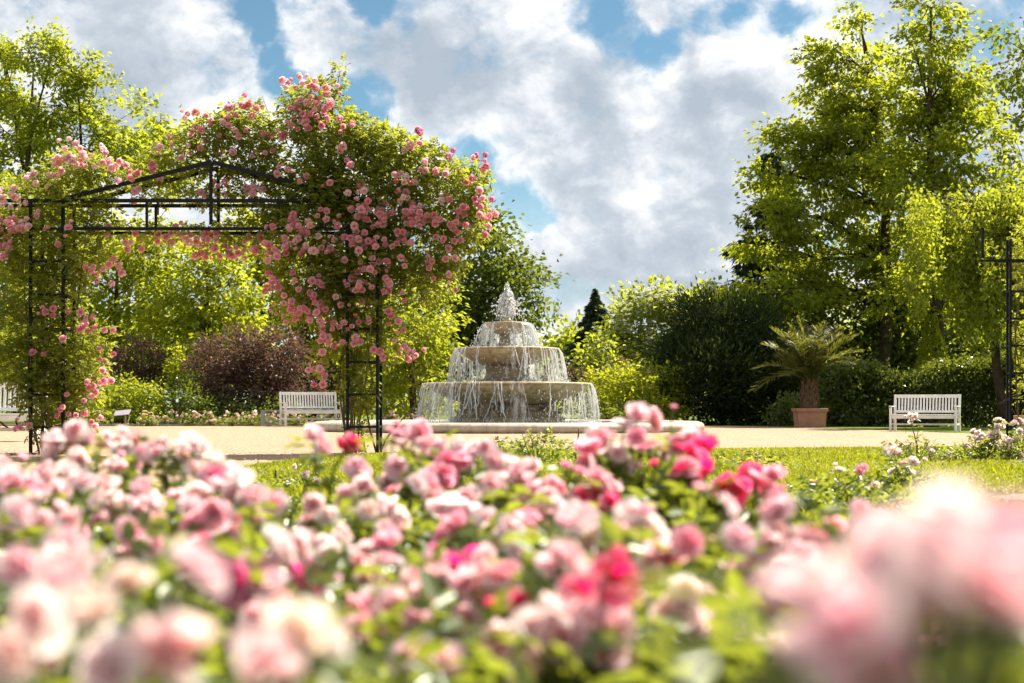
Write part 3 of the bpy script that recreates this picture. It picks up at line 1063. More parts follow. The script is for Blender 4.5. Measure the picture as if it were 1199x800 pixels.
# ------------------------------------------------------------------ fountain
def fountain():
    Y0 = 40.0
    X0 = (594 - CX) * Y0 / FPX
    root = thing('fountain', (X0, Y0, 0), 'three tiered stone fountain with water spilling from every basin into the round pool', 'fountain')

    def lathe(name, prof, mat, parent=root, seg=96, smooth=True):
        mb = MB(); mb.lathe(prof, seg)
        return mb.build(name, mat, parent, smooth=smooth)
    # pool kerb, bull-nosed
    lathe('pool_rim', [(4.75, -.05), (4.75, .20), (4.80, .245), (4.90, .262), (5.10, .268), (5.30, .262), (5.42, .235), (5.49, .17), (5.50, .10), (5.47, .03), (5.42, .0), (5.42, -.05)], M['kerb_stone'], seg=160)
    lathe('pool_water', [(0.02, .17), (1.5, .17), (3.0, .172), (4.76, .17)], M['pool'], smooth=True)
    # lower pedestal with plinth steps and mouldings
    lathe('pedestal', [(1.62, .0), (1.62, .34), (1.58, .38), (1.44, .40), (1.42, .52), (1.30, .55), (1.18, .58), (1.12, .62), (1.10, .66), (1.05, .72), (.92, .78)], M['wet_shaded_stone'])
    # four scrolled brackets round the pedestal
    for i in range(8):
        mb = MB()
        a = i * math.pi / 4 + .3
        d = Vector((math.cos(a), math.sin(a), 0))
        pts = [d * 1.02 + Vector((0, 0, .50)), d * 1.22 + Vector((0, 0, .55)), d * 1.26 + Vector((0, 0, .66)), d * 1.22 + Vector((0, 0, .76)), d * 1.20 + Vector((0, 0, .82))]
        mb.tube(pts, [.10, .13, .14, .12, .08], 8)
        mb.build('bracket', M['wet_shaded_stone'], root, smooth=True)
    # basins: rim, hollow top and bowl-shaped underside

    def basin(name, R_, zt, depth, rimh, inner):
        prof = [(inner * .9, zt - depth * 1.02), (inner * 1.02, zt - depth * .96), (inner * 1.15, zt - depth * .93), (R_ * .60, zt - depth * .82), (R_ * .72, zt - depth * .66), (R_ * .82, zt - depth * .48), (R_ * .90, zt - depth * .32), (R_ * .945, zt - rimh - .02), (R_ * .95, zt - rimh), (R_ * .985, zt - rimh * .95),
                (R_, zt - rimh * .5), (R_ * .995, zt - .01), (R_ * .98, zt), (R_ * .95, zt - .005), (R_ * .93, zt - .05), (R_ * .7, zt - .09), (.02, zt - .10)]
        b = lathe(name, prof, M['stone'])
        lathe('basin_water', [(.02, zt - .015), (R_ * .5, zt - .014), (R_ * .962, zt - .012)], M['pool'], b)
        return b
    basin('lower_basin', 2.36, 1.33, .62, .075, .98)
    lathe('middle_pedestal', [(.90, 1.20), (.90, 1.36), (.84, 1.40), (.70, 1.43), (.62, 1.50), (.60, 1.70), (.64, 1.76), (.58, 1.82), (.45, 1.86)], M['wet_shaded_stone'])
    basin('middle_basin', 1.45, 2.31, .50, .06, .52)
    lathe('upper_pedestal', [(.40, 2.2), (.40, 2.36), (.31, 2.40), (.24, 2.46), (.22, 2.60), (.24, 2.66), (.20, 2.70)], M['wet_shaded_stone'])
    basin('upper_bowl', .62, 3.03, .36, .045, .20)
    lathe('nozzle', [(.02, 3.16), (.10, 3.15), (.13, 3.08), (.12, 2.95)], M['stone'], seg=32)

    # falling sheets of water
    def curtain(name, R_, zt, zb, spread, seed, nstr, ndrop):
        r = np.random.default_rng(seed)
        seg, rows = 220, 16
        ang = np.linspace(0, 2 * math.pi, seg, endpoint=False)
        wob = sum(np.sin(ang * k_ + r.uniform(0, 6)) * s_ for k_, s_ in ((5, .02), (13, .015), (29, .012), (53, .008)))
        V = []
        for i in range(rows):
            t = i / (rows - 1)
            rad = R_ + .015 + spread * t ** .5 * (1 + .5 * wob * 10 * .25) + wob * t * 1.3
            z = zt + (zb - zt) * t
            V.append(np.stack([np.cos(ang) * rad, np.sin(ang) * rad, np.full(seg, z)], 1))
        V = np.concatenate(V)
        F = [(i * seg + j, i * seg + (j + 1) % seg, (i + 1) * seg + (j + 1) % seg, (i + 1) * seg + j) for i in range(rows - 1) for j in range(seg)]
        c = link(name, np_mesh(name, V, F, smooth=True, vtint=np.repeat(np.linspace(0, 1, rows), seg)), root, M['curtain'])
        mb = MB()
        groups = r.uniform(0, 6.283, max(6, nstr // 6))
        for _ in range(nstr):
            a = groups[r.integers(len(groups))] + r.normal() * .06 if r.random() < .75 else r.uniform(0, 6.283); sp = spread * r.uniform(.5, 1.25); da = r.normal() * .06
            end = r.uniform(.3, 1.0) ** .6; w = r.uniform(.003, .013)
            pts, rd = [], []
            for i in range(8):
                t = i / 7 * end
                aa = a + da * t + r.normal() * .012 * t
                rad = R_ + .01 + sp * t ** .5
                pts.append((math.cos(aa) * rad, math.sin(aa) * rad, zt + .004 + (zb - zt) * t))
                rd.append(w * (.45 + 1.1 * math.sin(math.pi * min(1, .1 + t * .85))) * r.uniform(.35, 1.5))
            mb.tube(pts, rd, 4, cap=False)
        s = mb.build('water_strand', M['foam'], c, smooth=True); s['kind'] = 'stuff'
        # drops and splash
        t = r.uniform(.1, 1, ndrop) ** .7; a = r.uniform(0, 6.283, ndrop)
        rad = R_ + spread * t ** .5 * r.uniform(.3, 1.45, ndrop) + r.normal(size=ndrop) * .05
        z = zt + (zb - zt) * t
        k_ = ndrop // 3
        z[:k_] = zb + np.abs(r.normal(size=k_)) * .11
        rad[:k_] = R_ + spread * r.uniform(.5, 1.5, k_)
        drops(np.stack([np.cos(a) * rad, np.sin(a) * rad, z], 1), r.uniform(.004, .011, ndrop), c, r)

    def drops(P, S, parent, r):
        n = len(P)
        octa = np.array([(1, 0, 0), (-1, 0, 0), (0, 1, 0), (0, -1, 0), (0, 0, 3.2), (0, 0, -3.2)])
        fc = np.array([(0, 2, 4), (2, 1, 4), (1, 3, 4), (3, 0, 4), (2, 0, 5), (1, 2, 5), (3, 1, 5), (0, 3, 5)])
        V = (P[:, None] + octa[None] * S[:, None, None]).reshape(-1, 3)
        F = (np.arange(n)[:, None, None] * 6 + fc[None]).reshape(-1, 3)
        d = link('water_drops', np_mesh('water_drops', V, F, smooth=True), parent, M['foam']); d['kind'] = 'stuff'
    curtain('lower_water_curtain', 2.36, 1.32, .17, .20, 3, 120, 2600)
    curtain('middle_water_curtain', 1.45, 2.30, 1.31, .20, 4, 90, 1600)
    curtain('upper_water_curtain', .62, 3.02, 2.29, .28, 5, 80, 1200)
    # rim foam and the jet
    r = np.random.default_rng(9)
    mb = MB()
    for _ in range(130):
        a = r.uniform(0, 6.283); v0 = abs(r.normal()) * .13 + .01; h = r.uniform(.3, 1.15) * r.uniform(.8, 1.05) * max(.3, 1 - v0 * 1.7); ln = r.uniform(.5, 1.9)
        pts, rd = [], []
        t0 = r.uniform(0, .6)
        for i in range(8):
            t = t0 + (2.0 - t0) * min(1, ln / 1.9) * i / 7
            z = 3.08 + h * (2 * t - t * t)
            if z < 3.0: z = 3.0
            pts.append((math.cos(a) * v0 * t * .95 + r.normal() * .01, math.sin(a) * v0 * t * .95 + r.normal() * .01, z)); rd.append(r.uniform(.006, .022) * (1.15 - .3 * t))
        mb.tube(pts, rd, 4, cap=False)
    jet = mb.build('water_jet', M['foam'], root, smooth=True)
    n = 1800
    v0 = np.abs(r.normal(size=n)) * .16; a = r.uniform(0, 6.283, n); t = r.uniform(0, 2, n); h = 1.06 * np.maximum(.3, 1 - v0 * 1.6) * r.uniform(.8, 1.05, n)
    P = np.stack([np.cos(a) * v0 * t * .8, np.sin(a) * v0 * t * .8, 3.06 + h * (2 * t - t * t)], 1) + r.normal(size=(n, 3)) * .02
    drops(P, r.uniform(.005, .013, n), jet, r)


fountain()


# ------------------------------------------------------------------ iron rose arches
AY, AD = 19.7, 0.50     # distance of the front frame, depth of the arch
AX = lambda px: (px - CX) * AY / FPX
AZ = lambda py: EYE - (py - HY) * AY / FPX


def iron(name, parent, fn, bevel=.003):
    mb = MB(); fn(mb)
    return mb.build(name, M['iron'], parent, bevel=bevel)


def ladder_column(parent, xs, ys, ztop, rungs, t=.042):
    for x in xs:
        for y in ys:
            iron('post', parent, lambda mb: mb.box((x, y, ztop / 2 - .05), (t, t, ztop + .1)), .004)
    e = t / 2 + .001
    for z in rungs:
        for y in ys:
            iron('rung', parent, lambda mb: mb.bar((xs[0] + e, y, z), (xs[1] - e, y, z), .03))
        for x in xs:
            iron('rung', parent, lambda mb: mb.bar((x, ys[0] + e, z), (x, ys[1] - e, z), .03))


def rose_arch():
    x0, x1, x2, x3 = AX(36), AX(74), AX(407), AX(442)
    root = thing('rose_arch', (AX(240), AY, 0), 'black iron gabled arch overgrown with pink climbing roses', 'rose arch')
    hub = MB()
    ox, oy = root.location.x, root.location.y
    zt, zl, zp = AZ(237), AZ(268), AZ(190)
    ys = (0, AD)
    ladder_column(root, (x0 - ox, x1 - ox), ys, zt, [AZ(p) for p in (500, 462, 424, 385, 345, 306, 268)])
    ladder_column(root, (x2 - ox, x3 - ox), ys, zt, [AZ(p) for p in (500, 462, 424, 385, 345, 306, 268)])
    for y in ys:
        iron('rail', root, lambda mb: mb.bar((AX(-110) - ox, y, zt + .022), (x3 + .08 - ox, y, zt + .022), .045, .05))      # upper rail, runs on to the left
        iron('rail', root, lambda mb: mb.bar((x1 + .023 - ox, y, zl), (x2 - .023 - ox, y, zl), .04, .045))
        iron('gable_bar', root, lambda mb: mb.bar((AX(76) - ox, y, zt + .05), (AX(247) - ox, y, zp), .045, .055))
        iron('gable_bar', root, lambda mb: mb.bar((AX(249) - ox, y, zp), (AX(418) - ox, y, zt + .05), .045, .055))
        iron('strut', root, lambda mb: mb.box((AX(247) - ox, y, (zp + zl) / 2 + .03), (.042, .042, zp - zl - .06)))
        for px in (172, 326):
            iron('strut', root, lambda mb: mb.bar((AX(px) - ox, y, zl + .024), (AX(px) - ox, y, zt - .004), .035))
    for px in (76, 247, 418):
        z = zp if px == 247 else zt + .05
        iron('strut', root, lambda mb: mb.bar((AX(px) - ox, .024, z - .06), (AX(px) - ox, AD - .024, z - .06), .03))
    for x in (AX(-108), AX(-70)):
        for y in ys:
            iron('post', root, lambda mb: mb.box((x - ox, y, zt / 2 - .05), (.042, .042, zt + .09)), .004)


rose_arch()


def right_arch():
    Y = 22.5
    X = lambda px: (px - CX) * Y / FPX
    Z = lambda py: EYE - (py - HY) * Y / FPX
    root = thing('rose_arch', (X(1183), Y, 0), 'black iron ladder post of a second arch beside the white roses', 'rose arch')
    ox = root.location.x
    ladder_column(root, (0, X(1223) - ox), (0, .14), Z(280), [Z(p) for p in (498, 468, 437, 405, 373, 341)], .036)
    for y in (0.032, .108):
        iron('rail', root, lambda mb: mb.bar((X(1166) - ox, y, Z(305)), (X(1700) - ox, y, Z(305)), .022, .05))
        iron('finial', root, lambda mb: mb.bar((X(1160) - ox, y, Z(301)), (X(1166) - ox, y, Z(305)), .02, .03))
    iron('bracket', root, lambda mb: (mb.bar((X(1152) - ox, .07, Z(302)), (X(1152) - ox, .07, Z(266)), .04), mb.bar((X(1148) - ox, .07, Z(305)), (X(1168) - ox, .07, Z(305)), .04, .03)))
    for px in (1660, 1698):
        for y in (0, .14):
            iron('post', root, lambda mb: mb.box((X(px) - ox, y, Z(280) / 2), (.042, .042, Z(280))))


right_arch()


# ------------------------------------------------------------------ benches
def bench_proto():
    root = thing('bench', (0, 0, 0), 'x', 'bench', 'white slatted benches round the gravel')
    w = 1.75
    hw = w / 2

    def part(name, fn, bevel=.006):
        mb = MB(); fn(mb); return mb.build(name, M['white_paint'], root, bevel=bevel)

    def seat(mb):
        for i in range(5):
            mb.box((0, -.27 + i * .105, .44 + .004 * abs(i - 2)), (w - .10, .085, .024))
    part('seat', seat)
    part('seat_rail', lambda mb: (mb.box((0, -.30, .385), (w - .14, .035, .085)), mb.box((0, .22, .385), (w - .14, .035, .085))))
    # reclined back: top rail, lower rail, slats
    tilt = math.tan(R(9))

    def by(z): return .235 + (z - .44) * tilt

    def backf(mb):
        mb.bar((-hw + .07, by(.94), .94), (hw - .07, by(.94), .94), .045, .085)
        mb.bar((-hw + .07, by(.53), .53), (hw - .07, by(.53), .53), .04, .06)
    part('back_rail', backf)

    def slats(mb):
        n = 19
        for i in range(n):
            x = -hw + .14 + (w - .28) * i / (n - 1)
            mb.bar((x, by(.56), .56), (x, by(.90), .90), .045, .018, up=(0, 1, 0))
    part('backrest', slats, .003)
    for s in (-1, 1):
        part('rear_leg', lambda mb: (mb.bar((s * (hw - .035), .27, 0), (s * (hw - .035), .235, .44), .062, .062), mb.bar((s * (hw - .035), .2365, .44), (s * (hw - .035), by(.985), .985), .062, .058)))
        part('front_leg', lambda mb: mb.box((s * (hw - .035), -.30, .32), (.062, .06, .64)))
        part('armrest', lambda mb: mb.box((s * (hw - .035), -.055, .665), (.075, .60, .032)), .01)
        part('stretcher', lambda mb: mb.box((s * (hw - .035), -.03, .19), (.04, .47, .05)))
    part('crossbar', lambda mb: mb.box((0, -.02, .19), (w - .12, .045, .05)))
    return root


def kids(o):
    return [c for c in bpy.data.objects if c.parent == o]


def copy_tree(o):
    r = o.copy(); COL.objects.link(r)
    for ch in kids(o):
        c = ch.copy(); COL.objects.link(c); c.parent = r
        c.matrix_parent_inverse = ch.matrix_parent_inverse.copy()
    return r


bench = bench_proto()
for i, (px, Y, rz, s, z, lab) in enumerate((
        (1083, 37.8, -27, 1.0, .0, 'white slatted bench in front of the dark laurel hedge near the potted palm'),
        (364, 47.0, 24, 1.12, .05, 'white slatted bench beside the purple shrubs, partly behind the arch column'),
        (-12, 27.0, 3, 1.14, .0, 'white slatted bench half hidden behind the left arch column'))):
    b = bench if i == 0 else copy_tree(bench)
    b.location = ((px - CX) * Y / FPX, Y, z + .006)
    b.rotation_euler = (0, 0, R(rz))
    b.scale = (s, s, s)
    b['label'] = lab


# ------------------------------------------------------------------ palm in its terracotta trough
def palm():
    Y = 46.0
    X = (948 - CX) * Y / FPX
    pot = thing('planter', (X, Y, .006), 'terracotta trough with a rolled rim holding the palm', 'planter')
    mb = MB()
    t = .018

    def ring(w0, d0, z0): return [(-w0, -d0, z0), (w0, -d0, z0), (w0, d0, z0), (-w0, d0, z0)]
    prof = [(.46, .40, 0), (.50, .43, .45), (.515, .445, .5), (.545, .475, .505), (.55, .48, .54), (.55, .48, .60), (.535, .465, .615), (.50, .43, .61), (.48, .41, .50), (.45, .38, .48)]
    vs = []
    for p in prof: vs += ring(*p)
    fs = [(3, 2, 1, 0)]
    for i in range(len(prof) - 1):
        for j in range(4):
            a, b = i * 4 + j, i * 4 + (j + 1) % 4
            fs.append((a, b, b + 4, a + 4))
    mb.add(vs, fs)
    mb.build('body', M['terracotta'], pot, bevel=.008)
    mb = MB(); mb.box((0, 0, .50), (.9, .76, .08)); mb.build('soil', M['soil'], pot)
    pot.scale = (.93, .93, 1)
    root = thing('palm', (X, Y, .5), 'feathery date palm with a shaggy stub trunk standing in the terracotta trough', 'palm')
    mb = MB()
    mb.tube([(0, 0, 0), (0, 0, .25), (0, 0, .55), (0, 0, .85), (0, 0, 1.0)], [.21, .25, .20, .15, .10], 12)
    r = np.random.default_rng(4)
    for i in range(80):         # old frond bases
        z = r.uniform(.05, .9); a = i * 2.4
        d = Vector((math.cos(a), math.sin(a), 0)); rr = .22 - .10 * max(0, z - .3)
        mb.tube([d * rr * .85 + Vector((0, 0, z)), d * (rr + .04) + Vector((0, 0, z + .10)), d * (rr + .06 + r.uniform(0, .05)) + Vector((0, 0, z + .24))], [.05, .04, .012], 5)
    mb.build('trunk', simple_mat('palm_trunk', (.17, .10, .055), .95, .35, 9.0, .8, col2=(.06, .035, .025)), root)
    o = np.array((X, Y, .5))
    base = np.array((0, 0, .92))
    tips = [(936, 374, .3), (966, 380, -.3), (924, 382, .3), (982, 384, .4), (884, 432, -.3), (882, 458, -.8), (904, 386, .4), (922, 391, -.5), (957, 384, .2), (930, 402, -.9), (1008, 412, -.2), (1000, 396, .7), (985, 392, -.4), (912, 420, .9), (975, 420, -1.0),
            (940, 388, 1.0), (897, 405, -.8), (955, 398, -1.0), (965, 389, .8), (920, 440, -1.1), (1002, 425, -.9), (962, 402, -.6), (915, 398, -.2)]
    for px, py, dy in tips:
        tip = at(px, py, Y + dy) - o
        h = tip - base
        ctrl = base + np.array((h[0] * .42, h[1] * .42, max(h[2], 0) * .66 + max(.08, .56 - .30 * max(h[2], 0)) + .06 * abs(h[0])))
        ts = np.linspace(0, 1, 40)
        P = ((1 - ts) ** 2)[:, None] * base + (2 * ts * (1 - ts))[:, None] * ctrl + (ts ** 2)[:, None] * tip
        T = unit(np.gradient(P, axis=0))
        sd = unit(np.cross(T, np.array((0, 0, 1.0)) + r.normal(size=3) * .2))
        nrm = np.cross(sd, T)
        mbm = MB(); mbm.tube(P[::4], [.022 - .018 * k_ / 9 for k_ in range(10)], 4)
        V, F, TT = [np.array(mbm.v)], [f for f in mbm.f if len(f) == 4], None
        C, A, L = [], [], []
        for s in (-1, 1):
            k0 = np.arange(5, 40)
            for sub in (0, .5):
                kk = k0[:-1]
                pp = P[kk] * (1 - sub) + P[kk + 1] * sub
                ll = .46 * np.sin(np.pi * (.10 + .80 * (kk - 5) / 35)) + .06
                ax = T[kk] * .62 + sd[kk] * s * .85 + nrm[kk] * .28 + r.normal(size=(len(kk), 3)) * .10
                ax[:, 2] -= .12
                C.append(pp); A.append(ax); L.append(ll)
        C, A, L = map(np.concatenate, (C, A, L))
        v, f = leaf_cards(C, A, np.tile((0, 0, 1.0), (len(C), 1)) + r.normal(size=(len(C), 3)) * .3, L, .034, .12)
        n0 = len(V[0])
        F2 = np.concatenate([np.array(F), f + n0])
        ti = np.concatenate([np.full(len(F), .9), np.clip(r.normal(.45, .2, len(f)), 0, 1)])
        link('frond', np_mesh('frond', np.concatenate([V[0], v]), F2, ti), root, M['L_palm'])


palm()

# second pot cut by the right edge of the view
pot2 = thing('flower_pot', (*[(1201 - CX) * 33 / FPX, 33.0], .006), 'small round terracotta pot behind the iron ladder post', 'flower pot')
mb = MB(); mb.lathe([(.02, 0), (.17, 0), (.24, .36), (.245, .37), (.27, .375), (.275, .45), (.25, .455), (.235, .38), (.02, .36)], 32)
mb.build('body', M['terracotta'], pot2, smooth=False)


# ------------------------------------------------------------------ small fittings
def sign():
    Y = 46.5
    X = (143 - CX) * Y / FPX
    root = thing('information_sign', (X, Y, 0), 'small slanted information panel on a thin post by the green shrubs', 'sign')
    mb = MB(); mb.box((.10, .02, .22), (.05, .04, .46)); mb.build('post', M['wire'], root, bevel=.004)
    mb = MB(); mb.box((0, 0, .47), (.52, .34, .025), Matrix.Rotation(R(28), 3, 'X') @ Matrix.Rotation(R(-6), 3, 'Y')); mb.build('panel', M['sign_face'], root, bevel=.004)


sign()


def basket():
    Y = 47.5
    X = (319 - CX) * Y / FPX
    root = thing('litter_basket', (X, Y, .04), 'grey wire mesh basket standing beside the far white bench', 'basket')
    w, h = .62, .52
    mb = MB()
    for sx, sy in ((-1, -1), (1, -1), (1, 1), (-1, 1)):
        mb.box((sx * w / 2, sy * w / 2, h / 2), (.03, .03, h))
    for z in (.03, h - .015):
        for s in (-1, 1):
            mb.box((0, s * w / 2, z), (w - .032, .026, .026)); mb.box((s * w / 2, 0, z), (.026, w - .032, .026))
    mb.build('frame', M['wire'], root)
    mb = MB()
    for i in range(1, 12):
        x = -w / 2 + w * i / 12
        for s in (-1, 1):
            mb.box((x, s * w / 2, h / 2), (.008, .008, h - .06)); mb.box((s * w / 2, x, h / 2), (.008, .008, h - .06))
    for i in range(1, 9):
        z = h * i / 9
        for s in (-1, 1):
            mb.box((0, s * (w / 2 + .008), z), (w, .006, .006)); mb.box((s * (w / 2 + .008), 0, z), (.006, w, .006))
    mb.build('mesh_panel', M['wire'], root)


basket()
for px0, py0, px1, py1, Y, lab in ((318, 572, 323, 551, 12.6, 'thin dark stick poking out of the lawn by the low white roses'), (674, 522, 678, 502, 16.5, 'thin green plant stake in the lawn beside the leafy rose bush')):
    mb = MB()
    a, b = at(px0, py0, Y), at(px1, py1, Y)
    a0 = a.copy(); a0[2] = -.05
    mb.tube([a0, a, (a + b) / 2 + np.array((.01, 0, 0)), b], [.012, .012, .011, .009], 6)
    tag(mb.build('plant_stake', M['bark'] if px0 < 400 else M['stem'], smooth=True), lab, 'stake')

# ------------------------------------------------------------------ trees and shrubs, far to near
def treeline():
    L = []
    for px in range(-260, 1500, 26):
        Y = rng.uniform(118, 150)
        top = 404 + 10 * math.sin(px * .021) + rng.normal() * 5 - (30 if px < 330 or px > 900 else 0)
        for py in (top + 14, top + 40, top + 68):
            L.append((at(px + rng.normal() * 6, py, Y), (1.9, 1.9, 1.5)))
    L = [(c, (r[0] * 1.15, r[1], r[2] * 1.1)) for c, r in L]
    v, f, t, cc = foliage(L, .8, 26, .42, .26, 1.3, .2, .6, .7, lo=.4)
    o = link('treeline', np_mesh('treeline', v, f, t), None, M['L_lush'])
    tag(o, 'far-off green wood closing the garden behind the trees', 'wood', kind='stuff')


treeline()

# distant bright trees beside the fountain
tree('broadleaf_tree', 'far yellow-green rounded tree just right of the fountain top', 'tree', 92, 652, [(640, 402, 24, 18), (662, 396, 20, 14), (676, 410, 22, 18), (650, 425, 34, 18), (668, 436, 20, 14)], M['L_lush'], 1.0, 46, (.34, .20), 1.6, .2, group='trees behind the gravel')
tree('broadleaf_tree', 'far green tree between the spire conifer and the fountain', 'tree', 100, 682, [(680, 392, 16, 14), (690, 412, 18, 18), (676, 432, 20, 14)], M['L_mid'], 1.0, 46, (.34, .2), 1.6, .2, group='trees behind the gravel')


def conifer(name, label, Y, apex, base_py, halfw, mat, nwh=26, droop=.35, needle=(.34, .10), power=.85, bare=0.0, density=1.0, cat='conifer'):
    """spire conifer: trunk, whorls of drooping boughs, needle sprays"""
    top = at(*apex, Y)
    o = np.array((top[0], Y, 0.0))
    H = top[2]
    rb = halfw * Y / FPX
    root = thing(name, tuple(o), label, cat, 'trees behind the gravel')
    mb = MB()
    mb.tube([(0, 0, -.1), (0, 0, H * .5), (0, 0, H)], [.26, .15, .02], 8)
    C, A, N_ = [], [], []
    zb = max(bare, at(0, base_py, Y)[2])
    for w in range(nwh):
        q = w / (nwh - 1)
        z = zb + (H - zb) * q ** .9
        rad = rb * (1 - q) ** power * rng.uniform(.75, 1.15) + .03
        for b in range(int(rng.integers(5, 8))):
            a = rng.uniform(0, 6.283); L = rad * rng.uniform(.6, 1.15)
            d = np.array((math.cos(a), math.sin(a), 0))
            n = 5
            P = [np.array((0, 0, z)) + d * L * t + np.array((0, 0, -droop * L * t ** 1.3 + .12 * L * max(0, t - .75) * 4)) for t in np.linspace(0, 1, n)]
            mb.tube(P, [.035, .028, .02, .013, .006], 4)
            k = int(34 * density * min(.3 + L, .06 + 1.6 * L))
            t = rng.uniform(.12, 1.02, k)
            pts = d * (L * t)[:, None] + np.stack([np.zeros(k), np.zeros(k), z - droop * L * t ** 1.3 + .12 * L * np.maximum(0, t - .75) * 4], 1)
            sd = np.array((-d[1], d[0], 0))
            sp = rng.uniform(-1, 1, k)
            pts = pts + sd * (sp * .26 * L * (1.15 - t))[:, None]
            pts[:, 2] -= np.abs(rng.normal(size=k)) * .10
            C.append(pts); A.append(d * .6 + sd * sp[:, None] * .8 + np.array((0, 0, -.55)) + rng.normal(size=(k, 3)) * .3)
            N_.append(np.array((0, 0, 1)) + rng.normal(size=(k, 3)) * .5)
    mb.build('trunk', M['bark'], root, smooth=True)
    C, A, N_ = map(np.concatenate, (C, A, N_))
    v, f = leaf_cards(C, A, unit(N_), needle[0] * rng.uniform(.7, 1.3, len(C)), needle[1], .1)
    link('crown', np_mesh('crown', v, f, np.clip(rng.normal(.45, .25, len(C)), 0, 1)), root, mat)


conifer('conifer', 'slender dark spire conifer standing against the sky right of the fountain', 84, (697, 338), 452, 64, M['L_conifer'], 40, .5, (.24, .09), 1.05, density=2.2)

G_TREE = 'trees behind the gravel'
G_SHR = 'shrubs edging the gravel'
# flowering tree
shrub('flowering_tree', 'large rounded dogwood covered with white flower bracts', 'tree', 66, [(770, 372, 42, 26), (742, 388, 36, 30), (800, 365, 36, 24), (728, 412, 28, 26), (790, 405, 52, 36), (832, 372, 34, 30), (760, 430, 50, 26), (715, 400, 18, 20), (848, 400, 30, 40)],
      M['L_lush'], .62, 46, (.22, .13), 2.0, 1.0, bract=(2200, .19), group=G_TREE, up=.9)
shrub('flowering_shrub', 'small shrub with pale flowers below the spire conifer', 'shrub', 58, [(705, 412, 14, 16), (698, 428, 20, 16), (712, 434, 18, 14)], M['L_lush'], .40, 42, (.18, .10), 2.0, bract=(60, .12), group=G_SHR)
shrub('purple_shrub', 'low purplish shrub glimpsed right of the fountain water', 'shrub', 56, [(668, 447, 26, 12), (740, 440, 22, 12), (700, 450, 30, 14)], M['L_purple'], .36, 42, (.13, .075), 2.0, group=G_SHR)
shrub('lime_shrub', 'bright yellow-green shrub close to the right side of the fountain', 'shrub', 50, [(722, 455, 32, 20), (705, 474, 28, 20), (738, 472, 34, 22), (690, 462, 12, 14), (745, 448, 18, 12)], M['L_lime'], .34, 44, (.12, .065), 2.1, group=G_SHR)
shrub('lime_shrub', 'yellow-green shrub with flat layered top beside the dark yew', 'shrub', 50.8, [(765, 433, 26, 5), (752, 440, 20, 5), (778, 452, 28, 16), (768, 472, 36, 22), (792, 474, 18, 20)], M['L_lime'], .34, 44, (.12, .065), 2.1, group=G_SHR)
shrub('rose_shrub', 'low leafy shrub with a few pink blooms at the right of the fountain pool', 'shrub', 48, [(712, 486, 20, 9), (736, 488, 22, 8)], M['L_mid'], .25, 36, (.09, .05), 2.0, group=G_SHR)
# dark deciduous tree behind the fountain's left
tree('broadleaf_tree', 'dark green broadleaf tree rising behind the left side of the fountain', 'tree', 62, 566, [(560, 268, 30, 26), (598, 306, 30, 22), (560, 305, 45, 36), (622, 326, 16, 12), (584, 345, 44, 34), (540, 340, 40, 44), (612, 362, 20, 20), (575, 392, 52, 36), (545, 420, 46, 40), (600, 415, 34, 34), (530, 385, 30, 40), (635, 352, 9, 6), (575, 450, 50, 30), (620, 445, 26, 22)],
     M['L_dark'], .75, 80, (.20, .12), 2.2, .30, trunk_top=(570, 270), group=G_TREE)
tree('broadleaf_tree', 'bright green loose tree between the arch column and the fountain', 'tree', 50, 486, [(470, 385, 46, 40), (500, 352, 30, 32), (520, 330, 20, 18), (500, 400, 36, 34), (470, 430, 46, 30), (505, 440, 26, 26), (450, 400, 30, 40), (480, 465, 44, 22), (520, 372, 16, 20)],
     M['L_lush'], .55, 60, (.17, .085), 1.8, .16, trunk_top=(485, 360), group=G_TREE, droop=.4)

# left background
tree('ash_tree', 'tall light green tree with forked limbs at the upper left', 'tree', 72, 22, [(35, 62, 42, 24), (8, 88, 26, 36), (82, 80, 34, 28), (112, 112, 30, 24), (62, 112, 44, 30), (142, 142, 28, 20), (20, 142, 36, 36), (84, 160, 52, 28), (150, 170, 36, 22), (38, 192, 46, 26), (118, 198, 46, 26), (170, 190, 26, 20), (-15, 150, 20, 50), (-25, 90, 22, 40)],
     M['L_lush'], .62, 76, (.21, .12), 1.45, .34, flat=.42, up=.9, trunk_top=(40, 75), group=G_TREE, extra_trunks=[(90, 90), (8, 80), (118, 130), (60, 70)], limb_r=.14, twigs=.7)
tree('broadleaf_tree', 'small rounded tree top showing right of the tall forked tree', 'tree', 84, 188, [(184, 140, 22, 22), (190, 162, 22, 18), (176, 190, 30, 24), (200, 200, 20, 24)], M['L_lush'], .8, 52, (.30, .16), 1.7, .22, group=G_TREE)
tree('broadleaf_tree', 'lime green tree filling the background at the far left edge', 'tree', 63, 36, [(30, 240, 60, 26), (90, 235, 40, 24), (20, 285, 50, 40), (-20, 260, 30, 60), (70, 290, 40, 40), (20, 350, 50, 50), (60, 400, 50, 50)], M['L_lush'], .75, 60, (.24, .13), 1.9, .24, group=G_TREE)
tree('lime_tree', 'glowing yellow-green tree seen through the arch near its left column', 'tree', 59, 140, [(122, 300, 40, 34), (160, 330, 44, 42), (128, 362, 46, 42), (185, 300, 36, 26), (160, 270, 44, 20), (150, 395, 50, 32), (95, 330, 26, 40)], M['L_lime'], .6, 56, (.20, .11), 1.9, .20, group=G_TREE, droop=.45)
tree('lime_tree', 'yellow-green tree in the middle of the arch opening', 'tree', 57, 246, [(232, 342, 48, 36), (268, 358, 34, 36), (215, 372, 42, 36), (240, 308, 36, 20), (260, 396, 40, 28), (200, 402, 36, 28), (280, 330, 24, 30)], M['L_lime'], .6, 56, (.20, .11), 1.9, .20, group=G_TREE, droop=.45)
